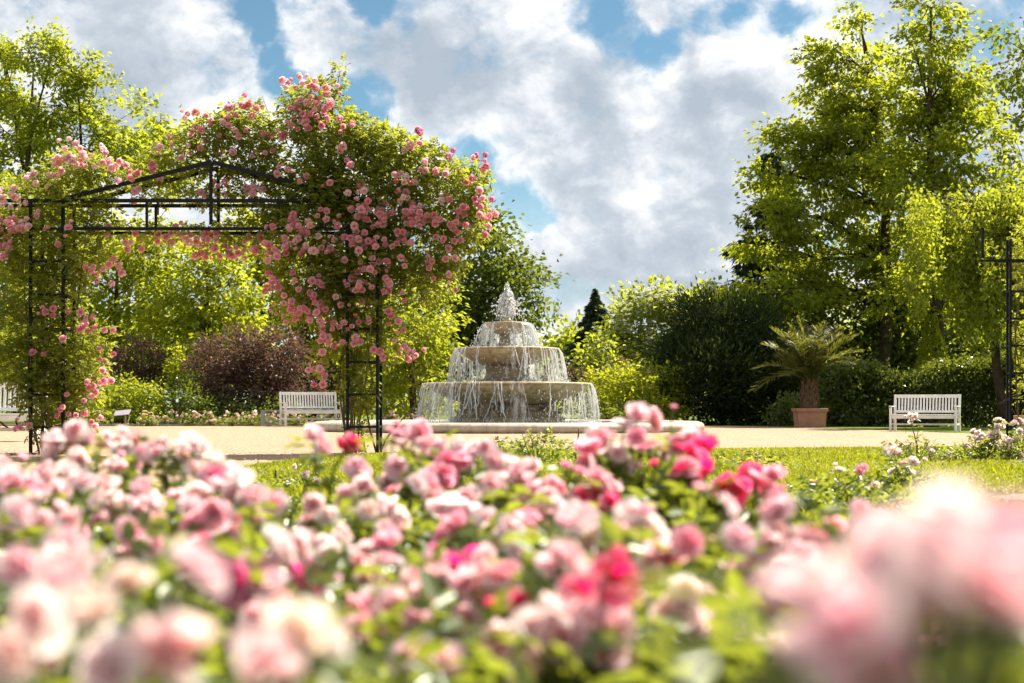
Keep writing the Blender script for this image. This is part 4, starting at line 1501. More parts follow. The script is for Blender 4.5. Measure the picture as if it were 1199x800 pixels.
tree('lime_tree', 'yellow-green tree in the right part of the arch opening, behind hanging roses', 'tree', 61, 312, [(305, 292, 34, 28), (318, 335, 32, 36), (300, 375, 30, 30), (345, 300, 30, 36), (275, 270, 40, 22), (230, 275, 40, 18)], M['L_lime'], .6, 56, (.20, .11), 1.9, .2, group=G_TREE, droop=.45)
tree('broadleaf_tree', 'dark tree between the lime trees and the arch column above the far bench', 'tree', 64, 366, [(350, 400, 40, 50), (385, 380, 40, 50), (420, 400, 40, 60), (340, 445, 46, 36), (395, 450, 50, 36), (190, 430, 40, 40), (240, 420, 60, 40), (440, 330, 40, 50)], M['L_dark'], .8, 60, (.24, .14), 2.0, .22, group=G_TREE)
shrub('purple_shrub', 'smaller purple-brown shrub left of the big purple one', 'shrub', 55, [(160, 418, 28, 20), (180, 430, 24, 20), (150, 440, 24, 20), (172, 448, 26, 16)], M['L_purple'], .34, 48, (.11, .055), 2.2, group=G_SHR)
shrub('purple_shrub', 'broad purple-brown shrub behind the pale rose border', 'shrub', 52.5, [(270, 414, 44, 22), (315, 412, 40, 22), (250, 440, 36, 32), (300, 446, 54, 34), (345, 440, 30, 30), (290, 470, 66, 22), (335, 466, 36, 20)], M['L_purple'], .36, 50, (.12, .06), 2.2, group=G_SHR)
shrub('lime_shrub', 'little lime green shrub squeezed between the two purple shrubs', 'shrub', 54, [(212, 418, 12, 9), (212, 430, 15, 13), (208, 446, 16, 14)], M['L_lime'], .28, 40, (.11, .065), 2.0, group=G_SHR)
shrub('green_shrub', 'rounded yellow-green shrub behind the information sign', 'shrub', 50, [(142, 458, 30, 16), (165, 464, 26, 16), (132, 474, 26, 14), (160, 478, 30, 12), (120, 466, 14, 16)], M['L_lush'], .30, 46, (.10, .055), 2.2, group=G_SHR)
shrub('green_shrub', 'dark low shrub at the foot of the purple shrubs', 'shrub', 50.5, [(215, 470, 36, 16), (190, 476, 24, 14), (250, 480, 34, 10), (310, 482, 50, 9)], M['L_dark'], .30, 46, (.10, .06), 2.2, group=G_SHR)
shrub('green_shrub', 'dark shrub at the left edge behind the nearest bench', 'shrub', 45, [(10, 440, 40, 40), (60, 450, 40, 36), (95, 470, 30, 24), (-40, 450, 30, 40)], M['L_mid'], .36, 48, (.12, .07), 2.2, group=G_SHR)

# right background
tree('tulip_tree', 'tall airy tree with spray-like light green leaves, its dark trunk right of the palm', 'tree', 58, 1030, [(1040, 165, 26, 30), (1050, 200, 30, 26), (1040, 100, 20, 20), (1000, 150, 40, 30), (960, 200, 40, 30), (1005, 28, 22, 22), (992, 62, 34, 24), (958, 72, 24, 20), (1022, 78, 28, 28), (985, 105, 40, 26), (955, 128, 32, 24), (1020, 128, 40, 28), (940, 165, 40, 24), (1000, 178, 50, 32), (925, 205, 42, 28), (975, 232, 52, 32), (905, 250, 40, 24), (1036, 232, 40, 34), (915, 288, 46, 26), (985, 296, 52, 32), (1046, 300, 40, 34), (878, 305, 26, 18), (930, 338, 54, 24), (1000, 350, 52, 26), (890, 345, 36, 18), (1040, 372, 40, 26)],
     M['L_lush'], .54, 80, (.20, .112), 1.45, .36, flat=.46, up=.8, trunk_top=(1008, 30), group=G_TREE, limb_r=.13, extra_trunks=[(1062, 210)], twigs=.6, droop=.3)
tree('tulip_tree', 'tall light green tree topping the right edge, in front of the darker one', 'tree', 54, 1106, [(1040, 190, 26, 24), (1150, 110, 24, 26), (1095, 170, 40, 30), (1120, 300, 50, 30), (1160, 250, 36, 36), (1100, 60, 30, 30), (1086, 8, 26, 30), (1112, 42, 34, 22), (1072, 62, 26, 24), (1120, 86, 38, 22), (1078, 112, 30, 26), (1108, 140, 46, 28), (1066, 165, 32, 28), (1138, 168, 36, 26), (1092, 198, 50, 30), (1142, 220, 40, 28), (1070, 238, 34, 28), (1110, 258, 50, 30), (1085, 305, 46, 30), (1140, 290, 40, 30), (1110, 340, 46, 26), (1066, 350, 36, 24)],
     M['L_lush'], .54, 80, (.19, .108), 1.45, .30, flat=.46, up=.8, trunk_top=(1090, 10), group=G_TREE, limb_r=.12, twigs=.6, droop=.3)
tree('broadleaf_tree', 'darker tree reaching in along the upper right edge of the view', 'tree', 66, 1210, [(1192, 40, 22, 30), (1182, 85, 18, 26), (1198, 130, 26, 30), (1180, 180, 20, 26), (1205, 200, 34, 40), (1215, 80, 24, 60), (1195, 250, 30, 36), (1190, 310, 34, 40)], M['L_mid'], .8, 50, (.26, .14), 1.6, .3, group=G_TREE, droop=.5)
conifer('conifer', 'dark drooping conifer whose boughs poke out left of the tall trees', 67, (908, 168), 470, 84, M['L_conifer'], 26, .18, (.40, .13), .55, density=1.6)
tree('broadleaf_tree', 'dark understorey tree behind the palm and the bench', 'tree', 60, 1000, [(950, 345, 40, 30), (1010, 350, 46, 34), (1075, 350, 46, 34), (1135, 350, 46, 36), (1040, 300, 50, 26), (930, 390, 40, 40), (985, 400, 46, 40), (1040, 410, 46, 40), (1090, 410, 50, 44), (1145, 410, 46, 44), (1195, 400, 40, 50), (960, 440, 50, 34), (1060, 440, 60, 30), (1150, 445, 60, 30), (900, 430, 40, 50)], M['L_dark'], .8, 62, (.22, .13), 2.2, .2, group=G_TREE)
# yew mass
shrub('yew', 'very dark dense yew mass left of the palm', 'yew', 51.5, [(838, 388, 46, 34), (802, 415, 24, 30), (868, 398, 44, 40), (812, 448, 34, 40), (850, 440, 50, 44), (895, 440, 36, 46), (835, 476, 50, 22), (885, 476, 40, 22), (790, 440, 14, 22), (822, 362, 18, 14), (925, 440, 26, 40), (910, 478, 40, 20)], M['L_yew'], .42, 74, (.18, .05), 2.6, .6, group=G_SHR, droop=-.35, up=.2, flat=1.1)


def weeping():
    """hanging curtains of yellow-green leaves"""
    Y = 45
    root = thing('weeping_tree', ((1165 - CX) * Y / FPX, Y, 0), 'yellow-green weeping tree hanging down behind the iron ladder post', 'tree', G_TREE)
    o = np.array(((1165 - CX) * Y / FPX, Y, 0))
    C, A = [], []
    mb = MB()
    mb.tube([q - o for q in curve_pts((o[0] + .6, Y + .6, -.1), at(1172, 255, Y + .6), 8, 0, .03)], [.2, .18, .16, .14, .12, .1, .07, .04], 8)
    for i in range(300):
        px = rng.uniform(1068, 1260); y = Y + rng.normal() * 1.1
        top = rng.uniform(215, 330)
        low = min(top + rng.uniform(35, 130), 350 + 26 * math.sin(px * .09) + (px > 1130) * 75)
        if low < top + 12: continue
        a, b = at(px, top, y), at(px + rng.normal() * 7, low, y)
        k = int((low - top) * 1.5)
        t = rng.random(k)
        p = a + (b - a) * t[:, None] + rng.normal(size=(k, 3)) * (.13, .16, .06)
        C.append(p); A.append(rng.normal(size=(k, 3)) * .6 + np.array((0, 0, -.7)))
        if i % 4 == 0:
            mb.tube([q - o for q in (a, (a + b) / 2 + rng.normal(size=3) * .05, b)], [.014, .009, .004], 4)
            mb.tube([q - o for q in curve_pts(at(1172, 265, Y + .6), a, 4, .1, .05)], [.04, .03, .02, .012], 4)
    C, A = np.concatenate(C), np.concatenate(A)
    n = len(C)
    v, f = leaf_cards(C, A, rand_unit(n), rng.uniform(.11, .19, n), .085)
    link('crown', np_mesh('crown', v - o, f, np.clip(rng.normal(.55, .25, n), 0, 1)), root, M['L_weep'])
    mb.build('trunk', M['bark'], root, smooth=True)


weeping()


def hedge():
    Y = 50.0
    x0, x1 = (955 - CX) * Y / FPX, (1330 - CX) * Y / FPX
    root = thing('hedge', ((x0 + x1) / 2, Y, 0), 'long glossy laurel hedge behind the right white bench', 'hedge')
    o = np.array(((x0 + x1) / 2, Y, 0))
    n = 1500
    X = rng.uniform(x0, x1, n)
    sl = (43.5 - 50) / (x1 - x0)
    topz = 1.75 + .22 * np.sin(X * 1.3) + .12 * np.sin(X * 3.1 + 1) + .25 * (X > x0 + 6)
    fr = rng.random(n) < .62
    Z = np.where(fr, rng.uniform(.0, 1, n) * topz, topz + rng.normal(size=n) * .05)
    yy = np.where(fr, rng.normal(-.7, .14, n), rng.uniform(-.7, .8, n)) + (X - x0) * sl
    cc = np.stack([X, Y + yy, Z], 1)
    k = 55
    idx = np.repeat(np.arange(n), k); N = n * k
    P = cc[idx] + rng.normal(size=(N, 3)) * .17
    A = rng.normal(size=(N, 3)) * .6 + np.array((0, -.35, .45))
    v, f = leaf_cards(P, A, unit(rng.normal(size=(N, 3)) * .6 + np.array((0, -.4, .6))), rng.uniform(.09, .16, N), .065)
    keep = P[:, 2] > .02
    link('foliage', np_mesh('foliage', v - o, f, np.clip(rng.normal(.5, .22, N) + rng.normal(0, .15, n)[idx], 0, 1)), root, M['L_laurel'])
    mb = MB()
    for x in np.arange(x0 + .3, x1, .6):
        yb = Y + (x - x0) * sl
        for _ in range(3):
            mb.tube([q - o for q in curve_pts((x, yb, -.05), (x + rng.normal() * .3, yb + rng.normal() * .3, 1.5), 5, 0, .05)], [.03, .026, .02, .014, .008], 5)
    mb.build('stems', M['bark'], root, smooth=True)


hedge()


def topiary():
    Y = 54.0
    top = at(1090, 368, Y)
    o = np.array((at(1096, 440, Y)[0], Y, 0))
    root = thing('topiary', tuple(o), 'slim conical clipped conifer with a sunlit side above the hedge', 'topiary', G_TREE)
    n = 9000
    H = top[2]
    z = H * (1 - np.sqrt(rng.random(n)))
    a = rng.uniform(0, 6.283, n)
    rr = 1.0 * (1 - z / H) ** .9 * rng.uniform(.85, 1.08, n) + .04
    lean = (top[0] - o[0]) * z / H
    P = np.stack([np.cos(a) * rr + lean, np.sin(a) * rr, z], 1)
    A = np.stack([np.cos(a), np.sin(a), np.full(n, .9)], 1) + rng.normal(size=(n, 3)) * .35
    v, f = leaf_cards(P, A, rand_unit(n), rng.uniform(.10, .18, n), .06)
    link('foliage', np_mesh('foliage', v, f, np.clip(rng.normal(.6, .2, n), 0, 1)), root, M['L_lime'])
    mb = MB(); mb.tube([(0, 0, -.1), (0, 0, H * .5), (top[0] - o[0], 0, H * .95)], [.12, .08, .02], 7); mb.build('trunk', M['bark'], root, smooth=True)


topiary()
shrub('green_shrub', 'leafy green shrub between the palm trough and the hedge', 'shrub', 48.5, [(985, 470, 26, 26), (1010, 478, 24, 20), (912, 478, 22, 18), (1000, 440, 20, 18)], M['L_laurel'], .30, 44, (.12, .065), 2.0, group=G_SHR)

# ------------------------------------------------------------------ pale rose border along the far gravel edge
G_BORDER = 'pale roses of the far border'
for i, px in enumerate((172, 196, 221, 246, 270, 294, 316, 345, 376, 462, 488)):
    Y = 48.8 + rng.uniform(-.3, .5)
    x = (px - CX) * Y / FPX
    bl = []
    for j in range(14):
        bl.append((at(px + rng.normal() * 8, 486 + rng.uniform(-4, 9), Y - rng.uniform(.0, .4)), rng.choice(list('wwCYa')), .11))
    lab = ['pale rose bush at the left end of the far border', 'pale rose bush second from the left end of the far border', 'pale rose bush third from the left end of the far border', 'pale rose bush of the far border below the gap between the purple shrubs',
           'pale rose bush of the far border below the middle of the broad purple shrub', 'pale rose bush of the far border, second left of the wire basket', 'pale rose bush of the far border right beside the wire basket',
           'pale rose bush behind the left half of the far white bench', 'pale rose bush behind the right half of the far white bench', 'pale rose bush between the arch column and the fountain, nearer the column', 'pale rose bush touching the left end of the fountain pool'][i]
    rose_bush(lab, (x, Y + .1), bl, G_BORDER, 150, .055, .42, .38, 'L_rose', .11, canes=4)

# ------------------------------------------------------------------ climbing roses on the arch
G_CL = 'pink climbing roses on the arch'


def climber(label, lobes, blooms, canes, density, depth=.50, Y=AY + .2, mid=AY + .25, leafL=.05, size=.106, mat='L_arch', group=G_CL, extra=()):
    bx, by = canes[0]
    o = np.array((bx, by, 0.0))
    root = thing('climbing_rose', tuple(o), label, 'climbing rose', group)
    P, D = [], []
    for px, py, rx, ry in lobes:
        c = at(px, py, mid)
        a, b = rx * mid / FPX, ry * mid / FPX
        n = int(density * 1.9 * rx * ry / 100)
        q = in_ellipsoid(n, .25)
        dd = min(depth, (a + b) * .5 + .12)
        P.append(c + q * np.array((a, dd, b)))
        D.append(q * np.array((1, 1.2, .8)) + rng.normal(size=(n, 3)) * .55 + np.array((0, -.15, -.05)))
    P, D = np.concatenate(P), np.concatenate(D)
    # gather the leaves on sprays
    ns = max(12, len(P) // 9)
    cen = P[rng.permutation(len(P))[:ns]]
    pull = cen[rng.integers(0, ns, len(P))]
    near = np.linalg.norm(pull - P, axis=1) < .5
    P[near] += (pull - P)[near] * .55
    v, f, t = compound_leaves(P, D, leafL * rng.uniform(.75, 1.3, len(P)))
    link('foliage', np_mesh('foliage', v - o, f, t), root, M[mat])
    mb = MB()
    for path in canes[1:]:
        pts = []
        for a, b in zip(path[:-1], path[1:]):
            pts += curve_pts(a, b, 5, 0, .035)[:-1]
        pts.append(np.asarray(path[-1]))
        n = len(pts)
        mb.tube([np.asarray(p) - o for p in pts], [.016 * (1 - .65 * i / (n - 1)) for i in range(n)], 6)
    for c in cen[:140]:
        e = c + rng.normal(size=3) * .12
        mb.tube([q - o for q in curve_pts(c - np.array((0, 0, .2)) + rng.normal(size=3) * .12, e, 4, .05, .08)], [.006, .005, .004, .003], 4)
    mb.build('stems', M['cane'], root, smooth=True)
    made = 0
    extra_v = []
    for px, py, c, n in blooms:
        for j in range(int(n * (2.0 if px > 320 else 1.6) + rng.random() * 1.6)):
            r = 0 if j == 0 else rng.uniform(6, 13)
            a = rng.uniform(0, 6.283)
            qx, qy = px + r * math.cos(a), py + r * math.sin(a) * .9
            y = mid - depth * rng.uniform(.72, 1.12) if rng.random() < .9 else mid + depth * .6
            pos = at(qx, qy, y)
            f = np.array(((qx - 440) / 260 if px > 320 else (qx - 200) / 300, -.95, .45)) + rng.normal(size=3) * .35
            s = size * rng.choice((.55, .8, 1.0, 1.15), p=(.12, .25, .4, .23)) * rng.uniform(.9, 1.1)
            cc = c if rng.random() < .75 else rng.choice(list('aAPB'))
            if made < 100:
                bloom(POMS[made % len(POMS)], pos, s, cc, f / np.linalg.norm(f), root, o)
                made += 1
            else:
                extra_v.append((pos, s, f / np.linalg.norm(f)))
    if extra_v:
        V, F, T, SH = [], [], [], []
        k = 0
        for i, (pos, s, f) in enumerate(extra_v):
            me = POMS[i % len(POMS)]
            co = np.empty(len(me.vertices) * 3); me.vertices.foreach_get('co', co); co = co.reshape(-1, 3)
            q = np.array((Vector(f).to_track_quat('Z', 'Y')).to_matrix())
            lv = np.empty(len(me.loops), dtype=np.int32); me.loops.foreach_get('vertex_index', lv)
            tt = np.empty(len(me.vertices), dtype=np.float32); me.attributes['tint'].data.foreach_get('value', tt)
            V.append(co @ q.T * s + pos - o); F.append(lv.reshape(-1, 4) + k); T.append(tt); SH.append(np.full(len(co), rng.choice((0, .15, .35, .7)), dtype=np.float32)); k += len(co)
        me = np_mesh('blossom', np.concatenate(V), np.concatenate(F), vtint=np.concatenate(T), smooth=True)
        at_ = me.attributes.new('shade', 'FLOAT', 'POINT'); at_.data.foreach_set('value', np.concatenate(SH))
        b = link('blossom', me, root, M['petal'], 'stuff'); b.color = (*COLS['a'], 1)
    return root


RB = [  # blooms on the right column and its mass
 (489,159,'V',2),(481,170,'a',1),(525,186,'V',1),(560,189,'V',3),(554,183,'V',1),(521,201,'a',2),(532,208,'a',2),(542,211,'A',1),(496,191,'a',2),(474,209,'P',4),(491,214,'P',3),(466,222,'a',1),
 (469,238,'P',2),(451,240,'a',1),(420,228,'P',2),(424,216,'P',1),(427,243,'A',1),(420,255,'a',2),(435,255,'a',2),(451,253,'A',2),(557,219,'A',1),(564,233,'V',3),(562,243,'A',1),(570,253,'V',1),(537,248,'A',3),(520,229,'a',1),
 (491,250,'P',3),(479,258,'a',3),(494,263,'P',2),(510,263,'a',1),(535,262,'a',3),(413,196,'B',1),(403,148,'B',2),(412,148,'a',1),(403,172,'B',1),(420,242,'a',1),(433,247,'A',1),(450,258,'A',2),(481,255,'P',2),(493,251,'P',3),(491,265,'P',2),
 (470,280,'A',3),(480,284,'a',1),(437,267,'a',1),(448,265,'A',1),(441,280,'a',2),(417,273,'a',3),(421,281,'a',1),(427,292,'a',1),(413,288,'a',1),(437,304,'P',1),(424,307,'P',1),(421,317,'P',1),(433,316,'a',1),(411,329,'P',1),(423,333,'P',1),(429,331,'A',1),
 (417,342,'P',1),(425,341,'a',1),(460,290,'A',1),(460,302,'A',2),(456,313,'A',1),(473,313,'B',1),(452,325,'P',1),(450,343,'P',1),(458,341,'a',1),(472,346,'P',1),(400,358,'A',1),(417,360,'A',2),(421,379,'a',3),(415,404,'A',2),(446,414,'P',2),(479,412,'P',3),(487,416,'P',2),
 (472,408,'P',1),(464,385,'A',2),(460,373,'A',1),(537,247,'A',1),(530,284,'A',2),(518,280,'P',1),(535,274,'A',1),(537,263,'A',2),(510,261,'a',1),(506,307,'B',2),(499,323,'B',1),(520,313,'a',1),(530,304,'A',1),(532,340,'P',1),(561,253,'V',2),(570,257,'V',1),(565,276,'A',1),(557,240,'V',1)]
LB_ = [  # left of the right column and the tuft on top
 (341,94,'a',2),(358,98,'a',3),(371,101,'a',2),(375,125,'A',2),(388,123,'A',2),(358,145,'A',2),(366,116,'a',2),(348,105,'A',1),(354,118,'a',1),(378,137,'A',1),(370,142,'A',3),(361,132,'A',2),(347,138,'A',1),(341,128,'A',1),(350,152,'A',1),(386,110,'a',1),
 (348,261,'a',3),(342,269,'P',2),(353,276,'A',1),(361,288,'P',2),(367,271,'a',2),(380,284,'P',2),(371,296,'a',1),(355,300,'a',1),(340,286,'a',3),(334,292,'A',2),(318,290,'A',3),(316,300,'A',2),(322,267,'a',1),(314,265,'P',1),(344,321,'a',1),(357,344,'A',2),(367,329,'B',2),
 (318,329,'A',2),(322,338,'B',2),(334,356,'A',2),(370,358,'A',1),(346,368,'A',2),(334,371,'A',1),(318,364,'A',1),(363,371,'A',3),(382,364,'A',1),(375,377,'A',3),(380,385,'A',3),(398,383,'a',2),(386,404,'B',3),(391,408,'A',1),(369,432,'A',2),(378,451,'B',2),(388,223,'a',1),(383,248,'a',2),(392,260,'a',2),(348,263,'a',1),(353,214,'P',1),(338,201,'P',1),(326,204,'A',1),(387,292,'A',1),(395,300,'B',1)]
SB = [  # crown of the arch
 (283,125,'A',3),(299,128,'B',3),(268,137,'a',3),(260,145,'A',2),(276,134,'a',1),(216,140,'B',2),(230,150,'A',1),(241,135,'B',1),(321,160,'A',1),(334,159,'P',2),(206,164,'A',2),(189,174,'a',2),(221,182,'a',2),(240,165,'A',1),(258,159,'a',1),(262,179,'a',1),(294,184,'P',1),
 (189,211,'P',1),(164,223,'a',1),(159,236,'a',1),(213,262,'a',1),(263,230,'a',2),(289,230,'P',1),(297,221,'a',1),(128,267,'a',1),(157,286,'A',2),(166,286,'A',1),(188,276,'A',2),(201,276,'a',2),(217,284,'A',2),(232,280,'a',2),(244,275,'a',4),(236,300,'A',2),(248,302,'a',2),
 (258,302,'A',1),(263,292,'a',2),(279,300,'A',2),(287,284,'a',1),(281,300,'A',1),(297,294,'a',1),(291,276,'a',1),(240,290,'A',2),(268,268,'a',1),(305,280,'B',1),(225,160,'B',1),(180,195,'a',1),(250,215,'B',1),(235,225,'B',1),(310,180,'a',1),(280,162,'a',1)]
CB = [  # left column
 (71,192,'P',2),(78,186,'P',2),(91,194,'P',3),(101,189,'W',2),(122,192,'P',3),(125,181,'P',2),(138,196,'a',2),(95,176,'P',2),(79,176,'P',2),(44,216,'P',2),(62,209,'P',2),(57,220,'P',1),(154,203,'A',1),(164,204,'A',1),(145,209,'a',1),(14,230,'P',3),(8,233,'P',2),(14,243,'W',2),(24,243,'P',2),
 (44,255,'a',1),(84,262,'a',1),(10,263,'a',4),(24,262,'P',3),(19,268,'P',2),(14,265,'a',3),(25,267,'P',2),(8,280,'A',2),(4,294,'A',2),(58,267,'a',1),(70,286,'a',1),(78,277,'a',1),(112,313,'A',2),(116,323,'A',2),(134,306,'a',1),(143,312,'a',1),(132,334,'A',1),(46,368,'M',1),(55,367,'M',1),(84,387,'A',1),(76,399,'B',1),
 (41,415,'a',1),(56,416,'A',1),(93,373,'P',2),(103,379,'P',3),(107,389,'P',2),(134,388,'B',1),(126,424,'P',2),(125,439,'P',2),(112,451,'P',2),(91,468,'V',2),(81,486,'V',2),(89,485,'V',1),(107,466,'P',1),(108,495,'V',2),(101,485,'V',1),(29,501,'V',2),(112,445,'A',1),(118,410,'P',1)]

z3 = AZ(237)


def cane(*pts):
    return [np.array(p) for p in pts]


xr, xl = AX(425), AX(55)
climber('heavy climbing rose billowing right of the arch column, topped by mauve-pink blooms',
        [(470, 200, 50, 40), (440, 232, 52, 52), (520, 238, 46, 44), (482, 288, 54, 42), (432, 300, 48, 48), (545, 224, 26, 32), (500, 328, 28, 28), (438, 352, 36, 34), (424, 394, 24, 26), (455, 172, 36, 20), (425, 446, 15, 30), (458, 400, 16, 20), (552, 262, 18, 30), (530, 300, 16, 24), (505, 185, 22, 14), (425, 470, 12, 24), (562, 205, 10, 16), (435, 168, 26, 14), (470, 165, 14, 8), (415, 515, 12, 14)],
        RB, [(AX(440), AY + .12), cane((AX(440), AY + .12, 0), (AX(430), AY - .05, 1.2), (AX(440), AY - .1, 2.4), (AX(480), AY, 3.6)), cane((AX(418), AY + .3, 0), (AX(436), AY + .05, 1.0), (AX(424), AY + .1, 2.2), (AX(520), AY + .1, 3.3)), cane((AX(425), AY + .4, 0), (AX(412), AY + .35, 1.6), (AX(450), AY + .3, 3.6)),
                   cane((AX(445), AY - .02, .02), (AX(462), AY - .1, .35), (AX(492), AY - .05, .75), (AX(482), AY, 1.5))], 20)
climber('climbing rose left of the arch column with a tall tuft of pink blooms on top',
        [(385, 232, 32, 18), (402, 250, 30, 18), (375, 208, 30, 18), (395, 225, 30, 20), (372, 222, 42, 42), (385, 172, 40, 38), (350, 132, 20, 28), (368, 115, 24, 20), (350, 272, 38, 30), (360, 318, 36, 36), (345, 356, 20, 20), (385, 358, 28, 32), (395, 318, 36, 44), (388, 400, 18, 18), (412, 152, 26, 22), (397, 118, 5, 14), (396, 92, 7, 9), (399, 78, 5, 6), (395, 105, 6, 8), (372, 152, 26, 24), (408, 440, 10, 24), (372, 425, 10, 12), (330, 330, 14, 20), (428, 150, 16, 10)],
        LB_, [(AX(408), AY + .2), cane((AX(408), AY + .2, 0), (AX(400), AY + .2, 1.5), (AX(380), AY + .1, 3.2), (AX(360), AY + .1, 4.7)), cane((AX(412), AY + .35, 0), (AX(416), AY + .3, 1.5), (AX(396), AY + .2, 3.4), (AX(397), AY + .15, 5.35)), cane((AX(405), AY + .1, 0), (AX(412), AY, .8), (AX(405), AY, 2.0), (AX(350), AY, 2.9))], 20)
climber('climbing rose arching over the crown of the iron gable with hanging pink clusters',
        [(280, 156, 40, 22), (240, 158, 30, 18), (312, 165, 32, 30), (212, 178, 30, 18), (175, 196, 26, 14), (262, 192, 36, 14), (300, 212, 34, 18), (232, 212, 26, 12), (190, 226, 30, 10), (285, 270, 40, 11), (225, 276, 34, 9), (330, 235, 22, 28), (150, 212, 24, 10), (315, 286, 18, 10), (260, 232, 40, 12), (310, 250, 26, 14), (325, 195, 20, 20), (290, 132, 20, 12), (262, 140, 20, 12), (170, 272, 30, 7), (130, 268, 20, 8), (265, 290, 24, 8)],
        SB, [(AX(402), AY + .42), cane((AX(402), AY + .42, 0), (AX(398), AY + .42, 2.0), (AX(350), AY + .3, 3.5), (AX(270), AY + .25, 4.2), (AX(190), AY + .25, 3.8)), cane((AX(410), AY + .42, 0), (AX(402), AY + .4, 2.2), (AX(330), AY + .2, 3.1), (AX(240), AY + .2, 3.1), (AX(150), AY + .2, 3.1))], 19, depth=.30, mid=AY + .42)
climber('climbing rose smothering the left arch column down to the gravel',
        [(88, 196, 32, 15), (60, 214, 28, 16), (115, 200, 26, 13), (25, 220, 30, 12), (42, 282, 46, 34), (92, 298, 28, 32), (30, 340, 38, 34), (70, 346, 28, 34), (60, 398, 40, 30), (28, 428, 30, 28), (92, 424, 32, 38), (56, 466, 32, 30), (98, 470, 20, 22), (112, 396, 18, 18), (8, 276, 24, 28), (118, 250, 16, 24), (78, 240, 34, 18), (95, 500, 10, 14), (125, 300, 12, 14), (8, 390, 24, 34), (60, 500, 26, 16), (110, 225, 26, 12), (-10, 264, 28, 20), (50, 440, 30, 30)],
        CB, [(AX(60), AY + .15), cane((AX(60), AY + .15, 0), (AX(48), AY + .1, .8), (AX(60), AY, 2.0), (AX(70), AY + .1, 3.6)), cane((AX(45), AY + .05, 0), (AX(35), AY - .1, .7), (AX(32), AY, 1.8), (AX(20), AY + .2, 3.2)), cane((AX(78), AY - .06, 0), (AX(62), AY - .12, .3), (AX(50), AY - .1, .9), (AX(60), AY, 1.6)), cane((AX(66), AY + .4, 0), (AX(76), AY + .3, 1.6), (AX(100), AY + .2, 3.7))], 20)

# vine on the second arch
YR = 22.6
XR = lambda px: (px - CX) * YR / FPX
climber('sparse climbing rose with hardly any bloom on the second iron ladder post',
        [(1196, 320, 12, 26), (1200, 390, 14, 30), (1205, 280, 18, 24), (1203, 450, 12, 30)], [(1194, 502, 'w', 2)],
        [(XR(1200), YR + .2), cane((XR(1200), YR + .2, 0), (XR(1192), YR + .1, 1.2), (XR(1196), YR, 2.6)), cane((XR(1206), YR + .3, 0), (XR(1200), YR, 1.0), (XR(1188), YR, 2.0), (XR(1202), YR, 3.0))], 12, Y=YR, mid=YR + .2, group=None)

# petals dropped on the gravel under the climbers
n = 900
P = np.stack([np.where(rng.random(n) < .5, rng.normal(AX(60), 1.0, n), rng.normal(AX(410), 1.3, n)), rng.normal(AY - .2, 1.1, n), np.full(n, .03)], 1)
P = np.concatenate([P, np.stack([rng.uniform(-6, 8, 500), rng.uniform(12, 34, 500), np.full(500, .03)], 1)])
n = len(P)
v, f = leaf_cards(P, rand_unit(n) * (1, 1, .1), np.tile((0, 0, 1.0), (n, 1)) + rng.normal(size=(n, 3)) * .2, rng.uniform(.02, .04, n), .024)
o = link('fallen_petals', np_mesh('fallen_petals', v, f, rng.random(n)), None, M['petal'])
o.color = (*COLS['a'], 1)
tag(o, 'pale rose petals fallen on the gravel below the arch', 'petals', kind='stuff')

# ------------------------------------------------------------------ rose bushes on the lawn
G_W = 'rose bushes along the lawn'


def px_bush(label, cx, Y, blooms, nleaf, leafL, top, spread, mat='L_rose', size=.10, canes=6, group=G_W, height=None):
    x = (cx - CX) * Y / FPX
    bl = [(at(px + rng.normal() * .6, py, Y + rng.uniform(-.2, .2)), c, size * rng.uniform(.8, 1.15)) for px, py, c, n in blooms for _ in range(n)]
    zt = at(0, top, Y)[2]
    return rose_bush(label, (x, Y), bl, group, nleaf, leafL, zt, spread, mat, size, canes=canes)


px_bush('white rose bush with one tall bloom-topped stem in front of the right bench', 1075, 16.6, [(1066, 488, 'w', 1), (1072, 490, 'w', 1), (1068, 494, 'C', 1), (1050, 530, 'w', 1), (1044, 531, 'w', 1), (1110, 532, 'C', 1), (1090, 530, 'w', 1)], 150, .036, 512, .34)
px_bush('dusky leaved rose bush with reddish shoots between the white ones', 1106, 17.0, [(1126, 522, 'w', 1), (1132, 524, 'w', 1), (1120, 523, 'w', 1)], 150, .036, 515, .34)
px_bush('broad white rose bush at the foot of the iron ladder post', 1152, 17.2, [(1140, 506, 'w', 1), (1146, 508, 'w', 1), (1150, 512, 'w', 2), (1158, 510, 'w', 2), (1165, 514, 'w', 1), (1144, 515, 'w', 1), (1155, 518, 'w', 2), (1168, 508, 'w', 1), (1166, 500, 'w', 2), (1172, 502, 'w', 1), (1168, 492, 'w', 1), (1174, 495, 'w', 1), (1172, 525, 'w', 1)], 220, .036, 512, .40)
px_bush('white rose bush cut by the right edge of the view', 1194, 17.0, [(1188, 496, 'w', 2), (1196, 494, 'w', 1), (1182, 516, 'w', 2), (1190, 515, 'w', 1), (1184, 525, 'w', 1), (1196, 532, 'w', 2), (1197, 540, 'w', 1), (1194, 505, 'w', 1)], 220, .036, 508, .36)
px_bush('tall rose bush with a pair of large white blooms nearer than the ladder post', 1062, 11.2, [(1068, 541, 'w', 1), (1060, 543, 'w', 1), (1047, 531, 'w', 1), (1040, 528, 'w', 1), (1045, 553, 'w', 1), (1065, 553, 'C', 1)], 150, .038, 556, .26, size=.10)
px_bush('low leafy rose bush with a single white bloom in the right lawn', 968, 8.6, [(983, 552, 'w', 1), (1012, 548, 'a', 1), (1005, 552, 'a', 1), (962, 566, 'Y', 1), (1022, 570, 'w', 1)], 330, .038, 566, .40, size=.075)
